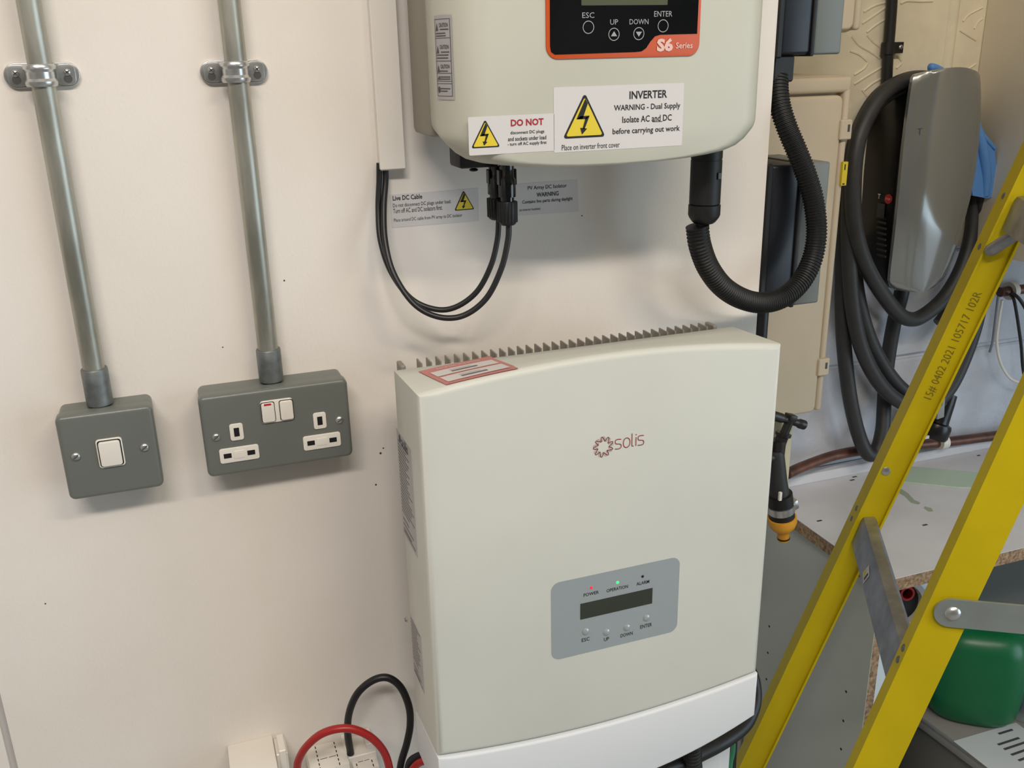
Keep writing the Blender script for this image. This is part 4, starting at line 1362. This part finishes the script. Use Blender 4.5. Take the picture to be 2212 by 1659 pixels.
def TP(px, py, Y=YT):
    return ay(px, py, Y)


h0, h1 = TP(1668, 897), TP(1737, 918)
hb = MB().tube([h0, h0.lerp(h1, 0.18), h0.lerp(h1, 0.4), h0.lerp(h1, 0.55), h0.lerp(h1, 0.75), h0.lerp(h1, 0.92), h1], 0.0068, 12, 4,
               rf=lambda i, n: 1.0 if i / n < 0.25 or i / n > 0.68 else 0.80).build('handle', M_TAP, tap, 60)
MB().fbox(TP(1699, 895) - Vector((0, 0.007, 0.008)), (0.012, 0, -0.0035), (0, 0.014, 0), (0.0025, 0, 0.0085), 0.001).build('handle_hub', M_TAP, tap)
MB().tube([TP(1707, 905), TP(1699, 925), TP(1690, 945)], 0.0062, 12, 3).build('spindle', M_TAP, tap, 60)
MB().tube([TP(1691, 942), TP(1683, 962)], 0.0092, 6, 1, smooth=False).build('gland_nut', M_TAP, tap, 20)
MB().tube([TP(1693, 935), TP(1691, 941)], 0.0112, 16, 1, smooth=False).build('flange', M_TAP, tap, 40)
MB().tube([TP(1682, 950), TP(1678, 985), TP(1676, 1010)], 0.0105, 14, 3).build('body', M_TAP, tap, 60)
MB().tube([Vector((0.66, YT, TP(1676, 985).z)), TP(1676, 985)], 0.009, 12, 1, smooth=False).build('inlet', M_TAP, tap, 60)
cone = [TP(1676, 972), TP(1676, 985), TP(1680, 1040), TP(1684, 1075), TP(1685, 1082)]
MB().tube(cone, 0.0165, 18, 4, rf=lambda i, n: 0.62 + 0.38 * i / (n - 1)).build('hose_sleeve', M_RUB, tap, 60)
MB().tube([TP(1684, 1066), TP(1688, 1098)], 0.0178, 20, 1, smooth=False).build('collar', M_BLACK, tap, 60)
MB().tube([TP(1686.5, 1090), TP(1688, 1104)], 0.0192, 22, 1, smooth=False).build('hose_clip', M_ZINC, tap, 60)
MB().fbox(TP(1706, 1086) - Vector((0, 0.010, 0.010)), (0.010, 0, 0.004), (0, 0.012, 0), (-0.004, 0, 0.014), 0.0015).build('clip_screw', M_ZINC, tap)
MB().tube([TP(1688, 1100), TP(1689.5, 1122)], 0.0182, 20, 1, smooth=False).build('collar', M_BLACK, tap, 60)
yf_ = MB().tube([TP(1689, 1116), TP(1690, 1128), TP(1690.6, 1138), TP(1691.2, 1146), TP(1691.8, 1150), TP(1692.5, 1164), TP(1692.7, 1167)], 0.0205, 22, 1, smooth=False,
                rf=lambda i, n: (1.0, 1.0, 0.84, 0.55, 0.44, 0.42, 0.38)[i]).build('hose_connector', M_HOSEY, tap, 40)
MB().tube([TP(1692.5, 1160), TP(1692.6, 1163)], 0.0092, 18, 1, smooth=False).build('o_ring', M_BLACK, yf_, 60)
for px, py in ((1686.5, 1069),):
    q = TP(px, py, YT - 0.0172)
    MB().box(q.x - 0.0025, q.y - 0.0012, q.z - 0.009, q.x + 0.002, q.y + 0.003, q.z + 0.004, 0.0006, 1).build('paint_fleck', M_WHITE, tap)

# ================================================================== STEPLADDER
TD = Vector((0.530, 0.848, 0.0)).normalized()          # along the treads, away from the viewer
ND = Vector((TD.y, -TD.x, 0.0))                        # across the rails, towards the right
LD = (Vector((0, 0, 1)) + ND * 0.295).normalized()
LD2 = (Vector((0, 0, 1)) + ND * 0.27 + TD * 0.07).normalized()
Q1 = ay(1965.4, 876.6, 0.02)
Q2 = ay(1981, 1357, -0.262)
lad = thing('stepladder', 'yellow fibreglass stepladder with aluminium treads in front of the bench', 'stepladder', (0.75, -0.1, 0))


def rail(Q, wN, dT, name, LD, open_=False):
    """C channel: face towards the viewer (-T), flange on the left running back along +T"""
    t0 = -(Q.z) / LD.z
    t1 = (H + 0.55 - Q.z) / LD.z
    A, Bp = Q + LD * t0, Q + LD * t1
    nrm = (ND - LD * ND.dot(LD)).normalized()
    th = 0.0042
    dp = 0.007
    prof_ = [(0, 0), (0.003, 0), (0.003, dp), (wN - 0.003, dp), (wN - 0.003, 0), (wN, 0), (wN, dT), (wN - th, dT), (wN - th, dp + th), (th, dp + th), (th, dT), (0, dT)] if open_ else [(0, 0), (wN, 0), (wN, dT * 0.75), (wN - th, dT * 0.75), (wN - th, th), (th, th), (th, dT), (0, dT)]
    rg_ = [[X + nrm * a + TD * b for a, b in prof_] for X in (A, Bp)]
    r = MB().loft(rg_).build(name, M_YLAD, lad, 20)
    return r, nrm


W1, W2 = 0.0385, 0.0455
r2, NR2 = rail(Q2, W2, 0.024, 'rail', LD2)
r1, NR = rail(Q1, W1, 0.042, 'rail', LD, True)


def on1(s_, n_, w):       # point on the face of the far rail
    return Q1 + LD * s_ + NR * n_ - TD * w


def on2(s_, n_, w):
    return Q2 + LD2 * s_ + NR2 * n_ - TD * w


def railcoord(px, py, Q):
    """where a pixel's ray meets the face plane of a rail, as distances along and across it"""
    d = ray(px, py)
    t = (Q - CAM).dot(TD) / d.dot(TD)
    X = CAM + d * t - Q
    if Q is Q2:
        n_ = X.dot(NR2)
        return (X - NR2 * n_).dot(LD2) / LD2.dot(LD2), n_
    return X.dot(LD), X.dot(NR)


sA, _ = railcoord(1990, 860, Q1)
s0, n0 = railcoord(1985, 858, Q1)
s1_, n1 = railcoord(2100, 628, Q1)


def ftext(u, v, w):
    return on1(u, W1 * 0.50 - 0.0 + v, w)


lettering('15# 0402 2021 105717 102R', lambda u, v, w: on1(u, W1 * 0.52 - v, w - 0.007), (s0 + s1_) / 2, 0.0, s1_ - s0, M_YINK, r1, -0.004, h=0.012, w0=0.0006)
# treads
for px, py, first in ((1850, 1128, True), (2185, 432, False)):
    q = ay(px, py, Q1.y - 0.01 if first else Q1.y)
    sr, nr = railcoord(px, py, Q1)
    base = Q1 + LD * sr + NR * (0.004) - TD * 0.0005
    base.z = q.z if first else base.z
    base.z = (Q1 + LD * sr).z + (0.006 if first else 0.0)
    Lt = (Q1 - Q2).dot(TD) - 0.006
    # cross-section in the (N, Z) plane: front lip down, top surface
    sec = [(-0.006, -0.040), (0.004, -0.002), (0.007, 0.003), (0.021, 0.005), (0.025, 0.002), (0.025, -0.008), (0.022, -0.008), (0.022, 0.000), (0.020, 0.002), (0.009, 0.000), (0.006, -0.004), (-0.003, -0.041)]
    rg_ = [[base + ND * a + Vector((0, 0, 1)) * b - TD * t for a, b in sec] for t in (0.0, Lt)]
    td = MB().loft(rg_).build('tread', M_LALU, lad, 20)
    if first:
        for tt, b in ((0.09, -0.02), (0.115, -0.015)):
            pass
        e = 0.105
        UZ = Vector((0, 0, 1))
        lipdir = (ND * 0.010 + UZ * 0.038).normalized()
        lipn = (-ND * 0.038 + UZ * 0.010).normalized()
        L0 = base + ND * 0.004 - UZ * 0.002 + lipn * 0.0005

        def lp(t, d, o=0.0):
            return L0 - TD * t - lipdir * d + lipn * o
        cst2 = MB().add([lp(e, 0.030), lp(e + 0.020, 0.036), lp(e + 0.030, 0.016), lp(e + 0.010, 0.010)], [(0, 1, 2, 3)]).build('caution_sticker', M_STK, td, smooth=0)
        MB().add([lp(e + 0.003, 0.028, 0.0004), lp(e + 0.011, 0.030, 0.0004), lp(e + 0.011, 0.016, 0.0004)], [(0, 1, 2)]).build('caution_mark', M_YEL, cst2, smooth=0)
        MB().add([lp(e + 0.014, 0.030, 0.0004), lp(e + 0.019, 0.031, 0.0004), lp(e + 0.024, 0.018, 0.0004), lp(e + 0.020, 0.017, 0.0004)], [(0, 1, 2, 3)]).build('caution_mark', M_INKG, cst2, smooth=0)
        base_t = base


def rivet(Q, s_, n_, t_, nrm, r_, name='rivet', material=None):
    c_ = (Q + LD2 * s_ + NR2 * n_ if Q is Q2 else Q + LD * s_ + NR * n_) + TD * t_
    return MB().lathe(c_ - nrm * 0.0004, nrm, [(r_, 0), (r_, 0.0008), (r_ * 0.7, 0.0018), (0.0001, 0.0022)], 14).build(name, material or M_RIVET, lad)


for px, py in ((1846, 1112), (1836, 1135)):
    s_, n_ = railcoord(px + 8, py, Q1)
    rivet(Q1, s_, 0, 0.022, -NR, 0.0046)
for px, py in ((1953, 1413), (1940, 1437)):
    s_, n_ = railcoord(px + 9, py, Q2)
    rivet(Q2, s_, 0, 0.012, -NR2, 0.0046)
for px, py in ((2167, 427), (2117, 539)):
    s_, n_ = railcoord(px + 7, py, Q1)
    rivet(Q1, s_, 0, 0.020, -NR, 0.0046)
s_, n_ = railcoord(1915, 1022, Q1)
rivet(Q1, s_, n_, 0.0065, -TD, 0.0066, material=M_ZINC)
# tread bracket strut at the top of the far rail
pA_, pB_ = railcoord(2130, 545, Q1), railcoord(2190, 490, Q1)
a_, b_ = on1(*pA_, 0.004), on1(*pB_, 0.03)
MB().tube([a_, a_.lerp(b_, 0.2), b_], 0.0085, 10, 4, rf=lambda i, n: 0.45 if i < 1 else (0.8 if i < 3 else 1.0)).build('strut', M_LALU, lad, 50)
# spreader bar
ps, pn = railcoord(2052, 1320, Q2)
C0 = on2(ps, pn, 0.003)
sb_ = MB()
R_ = 0.0172
poly = [(R_ * math.cos(math.radians(a)), R_ * math.sin(math.radians(a))) for a in range(90, 271, 15)]
zh = H + 0.47
kr = 0.20
slen = (0.28 + kr) * (zh - C0.z) + 0.03
poly += [(slen, -R_), (slen, R_)]
rg_ = [[C0 + ND * u + Vector((0, 0, 1)) * v - TD * w for u, v in poly] for w in (0, 0.0035)]
sb_.loft(rg_).build('spreader_bar', M_STEELB, lad, 20)
MB().lathe(C0 - TD * 0.003 + ND * 0.002, -TD, [(0.0085, 0), (0.0085, 0.001), (0.0068, 0.003), (0.0035, 0.0042), (0.0001, 0.0045)], 18).build('pivot_rivet', M_ZINC, lad)

# rear legs and top cap (they stand to the right of the frame)
LR = (Vector((0, 0, 1)) - ND * kr).normalized()
tops = []
for Qx, Lx, wN in ((Q1, LD, W1), (Q2, LD2, W2)):
    top_ = Qx + Lx * ((zh - Qx.z) / Lx.z)
    tops.append(top_)
    A = top_ + ND * 0.05
    A = A - LR * (A.z / LR.z)
    Bp = top_ + ND * 0.05
    rg_ = [[X + ND * a + TD * b for a, b in ((0, 0.004), (0.03, 0.004), (0.03, 0.03), (0, 0.03))] for X in (A, Bp)]
    MB().loft(rg_).build('rear_leg', M_YLAD, lad, 20)
cap = MB()
o_ = tops[1] - TD * 0.01 - ND * 0.02
cap.fbox(o_ + Vector((0, 0, 0.05)), tops[0] - tops[1] + TD * 0.06, ND * 0.14, (0, 0, 0.05), 0.008)
cap.build('top_cap', M_BLACK, lad)

# ================================================================== THINGS UNDER THE BENCH
q = ay(1944, 1304, 0.225)
pot = thing('plastic_pot', 'grey plastic pot on its side with a red reel inside under the bench', 'pot', q - Vector((0, 0, 0.05)))
axp = Vector((-0.25, -1, 0.10)).normalized()
MB().lathe(q + axp * 0.0, axp, [(0.034, -0.05), (0.040, -0.05), (0.047, 0.0), (0.051, 0.0), (0.051, 0.006), (0.041, 0.006), (0.037, -0.02), (0.034, -0.045)], 28).build('shell', M_PGREY, pot)
MB().lathe(q + axp * 0.002, axp, [(0.0405, -0.01), (0.0405, -0.008)], 24).build('dark_mouth', M_HOLE, pot)
MB().lathe(q + axp * 0.006 + Vector((0.008, 0, 0.024)), axp, [(0.014, -0.02), (0.014, 0.004), (0.010, 0.004), (0.010, -0.02)], 18).build('red_reel', M_RED, pot)
MB().box(SPX + 0.019, 0.175, H - 1.50, 1.165, 0.2615, q.z - 0.0515).build('inner_box', M_BLUEW, bench, smooth=0)

CZ = H - 1.30
cr0 = az(1987, 1545, -1.30)
cdir = Vector((0.10, -0.995, 0)).normalized()
cside = Vector((cdir.y * -1, cdir.x, 0)).normalized()
if cside.x < 0:
    cside = -cside
crate = thing('storage_crate', 'grey lidded storage crate carrying the green jerrycan', 'crate', (cr0.x + 0.2, 0.1, CZ - 0.26))
o0 = cr0 - cdir * 0.08
MB().fbox(Vector((o0.x, o0.y, CZ - 0.012)), cdir * 0.42, cside * 0.42, (0, 0, 0.012), 0.003).build('lid', M_CRATED, crate)
MB().fbox(Vector((o0.x, o0.y, CZ - 0.034)) + cside * 0.004, cdir * 0.42, cside * 0.41, (0, 0, 0.021), 0.003).build('rim', M_CRATED, crate)
MB().fbox(Vector((o0.x, o0.y, CZ - 0.30)) + cside * 0.022 + cdir * 0.01, cdir * 0.40, cside * 0.37, (0, 0, 0.27), 0.006).build('tub', M_CRATE, crate)
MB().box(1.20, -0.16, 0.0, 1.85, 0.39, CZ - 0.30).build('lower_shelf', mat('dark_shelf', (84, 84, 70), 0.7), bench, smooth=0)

pp = [az(px, py, -1.298) for px, py in ((2060, 1600), (2175, 1690), (2300, 1640), (2195, 1560))]
ps_ = thing('printed_sheet', 'white printed sheet on the crate lid in front of the jerrycan', 'paper', (pp[0] + pp[2]) / 2)
MB().prism([(p.x, p.y) for p in pp], lambda u, v, w: Vector((u, v, CZ + w)), 0.0003, 0.0012).build('sheet', M_PAPER, ps_, smooth=0)


def fsheet(u, v, w):
    p = pp[0] * (1 - u) * (1 - v) + pp[1] * u * (1 - v) + pp[2] * u * v + pp[3] * (1 - u) * v
    return Vector((p.x, p.y, CZ + 0.0012 + w))


for i, (u, a, b) in enumerate(((0.10, 0.62, 0.85), (0.30, 0.45, 0.80), (0.42, 0.45, 0.84), (0.56, 0.45, 0.80), (0.70, 0.45, 0.86))):
    grid(fsheet, u, a, u + 0.045, b, 0.0003, 2).build('printed_lines', M_INKG, ps_, smooth=0)

# jerrycan: rounded square section lofted upwards
jc = az(2090, 1528, -1.30)
can = thing('jerrycan', 'dark green plastic jerrycan standing on the grey crate', 'jerrycan', (jc.x, jc.y, CZ))
sec_ = [(0.0, 0.066), (0.006, 0.078), (0.02, 0.087), (0.06, 0.0915), (0.12, 0.091), (0.165, 0.088), (0.190, 0.080), (0.205, 0.062), (0.210, 0.040)]
rings = []
for h_, r_ in sec_:
    rings.append([])
    for k in range(40):
        a = 2 * math.pi * k / 40 + 0.5
        cx_, sx_ = math.cos(a), math.sin(a)
        e = 2 / 2.9
        u = math.copysign(abs(cx_) ** e, cx_) * r_
        v = math.copysign(abs(sx_) ** e, sx_) * r_ * 0.82
        an = math.radians(-38)
        rings[-1].append(Vector((jc.x + u * math.cos(an) - v * math.sin(an), jc.y + u * math.sin(an) + v * math.cos(an), CZ + h_)))
MB().loft(rings).build('body', M_GREEN, can, 60)
MB().tube([Vector((jc.x - 0.05, jc.y + 0.03, CZ + 0.195)), Vector((jc.x - 0.045, jc.y + 0.03, CZ + 0.222)), Vector((jc.x + 0.02, jc.y - 0.01, CZ + 0.225)), Vector((jc.x + 0.04, jc.y - 0.02, CZ + 0.20))], 0.012, 12, 5).build('handle', M_GREEN, can, 60)
MB().lathe((jc.x + 0.065, jc.y - 0.035, CZ + 0.18), (0, 0, 1), [(0.022, 0), (0.022, 0.03), (0.027, 0.03), (0.027, 0.05), (0.02, 0.053)], 18).build('cap', M_GREEN, can)

# clear bag with blue packaging at the right edge
bgp = az(2246, 1546, -1.30)
bag = thing('plastic_bag', 'clear crumpled plastic bag with blue print at the lower right edge', 'bag', (bgp.x, bgp.y, CZ))
rings = []
for j in range(9):
    h_ = j / 8
    rr = 0.062 * (1.0 - 0.35 * h_ ** 2)
    ring_ = []
    for k in range(28):
        a = 2 * math.pi * k / 28
        wob = 1 + 0.08 * math.sin(5 * a + 3 * j) + 0.06 * math.sin(9 * a - 2 * j)
        ring_.append(Vector((bgp.x + 0.008 + rr * wob * math.cos(a), bgp.y + rr * wob * math.sin(a), CZ + 0.002 + 0.185 * h_)))
    rings.append(ring_)
MB().loft(rings).build('film', M_BAG, bag, 60)
MB().box(bgp.x - 0.04, bgp.y - 0.03, CZ + 0.012, bgp.x + 0.05, bgp.y + 0.03, CZ + 0.075, 0.012, 3).build('blue_packet', M_BLUE, bag)

# stack of boxes and booklets left of the crate
bk = az(1930, 1640, -1.42)
zz = 0.0
sp0 = ay(1925, 1600, 0.20)
items = [(0.20, M_BOOK, 'grey carton at the bottom of the stack beside the crate'), (0.045, M_PAPER, 'crumpled white booklet above the bottom carton of the stack'),
         (0.022, M_BOOK, 'white edged booklet in the middle of the stack beside the crate'), (0.018, M_BOOKD, 'thin dark booklet near the top of the stack beside the crate'),
         (0.055, M_BOOK, 'white carton on top of the stack behind the ladder')]
ztop = ay(1952, 1545, 0.20).z
tot = sum(i_[0] for i_ in items)
zc0 = ztop - tot
MB().box(sp0.x - 0.13, 0.19, 0.0, sp0.x + 0.030, 0.36, zc0, 0.002, 1).build('carton', mat('carton_grey', (150, 148, 140), 0.7), label='plain grey carton standing on the floor under the booklet stack', cat='carton')
for hh, mt_, lab in items:
    dx, dy = random.uniform(-0.004, 0.004), random.uniform(-0.004, 0.004)
    MB().box(sp0.x - 0.12 + dx, 0.195 + dy, zc0, sp0.x + 0.026 + dx, 0.35 + dy, zc0 + hh - 0.0006, 0.0012, 1).build('booklet' if hh < 0.05 else 'carton', mt_, label=lab, cat='booklet' if hh < 0.05 else 'carton', group='stack beside the crate')
    zc0 += hh

# small marks on the wall
for px, py, r_ in ((812, 1047, 0.0011), (828, 968, 0.0009), (822, 979, 0.0013), (614, 606, 0.0009), (1257, 466, 0.0008), (98, 1304, 0.0008), (481, 750, 0.0007)):
    q = ay(px, py, 0)
    MB().prism(circ(q.x, q.z, r_, 8), fy(0), 0, 0.0003).build('speck', M_SPECK, wall_left, smooth=0)
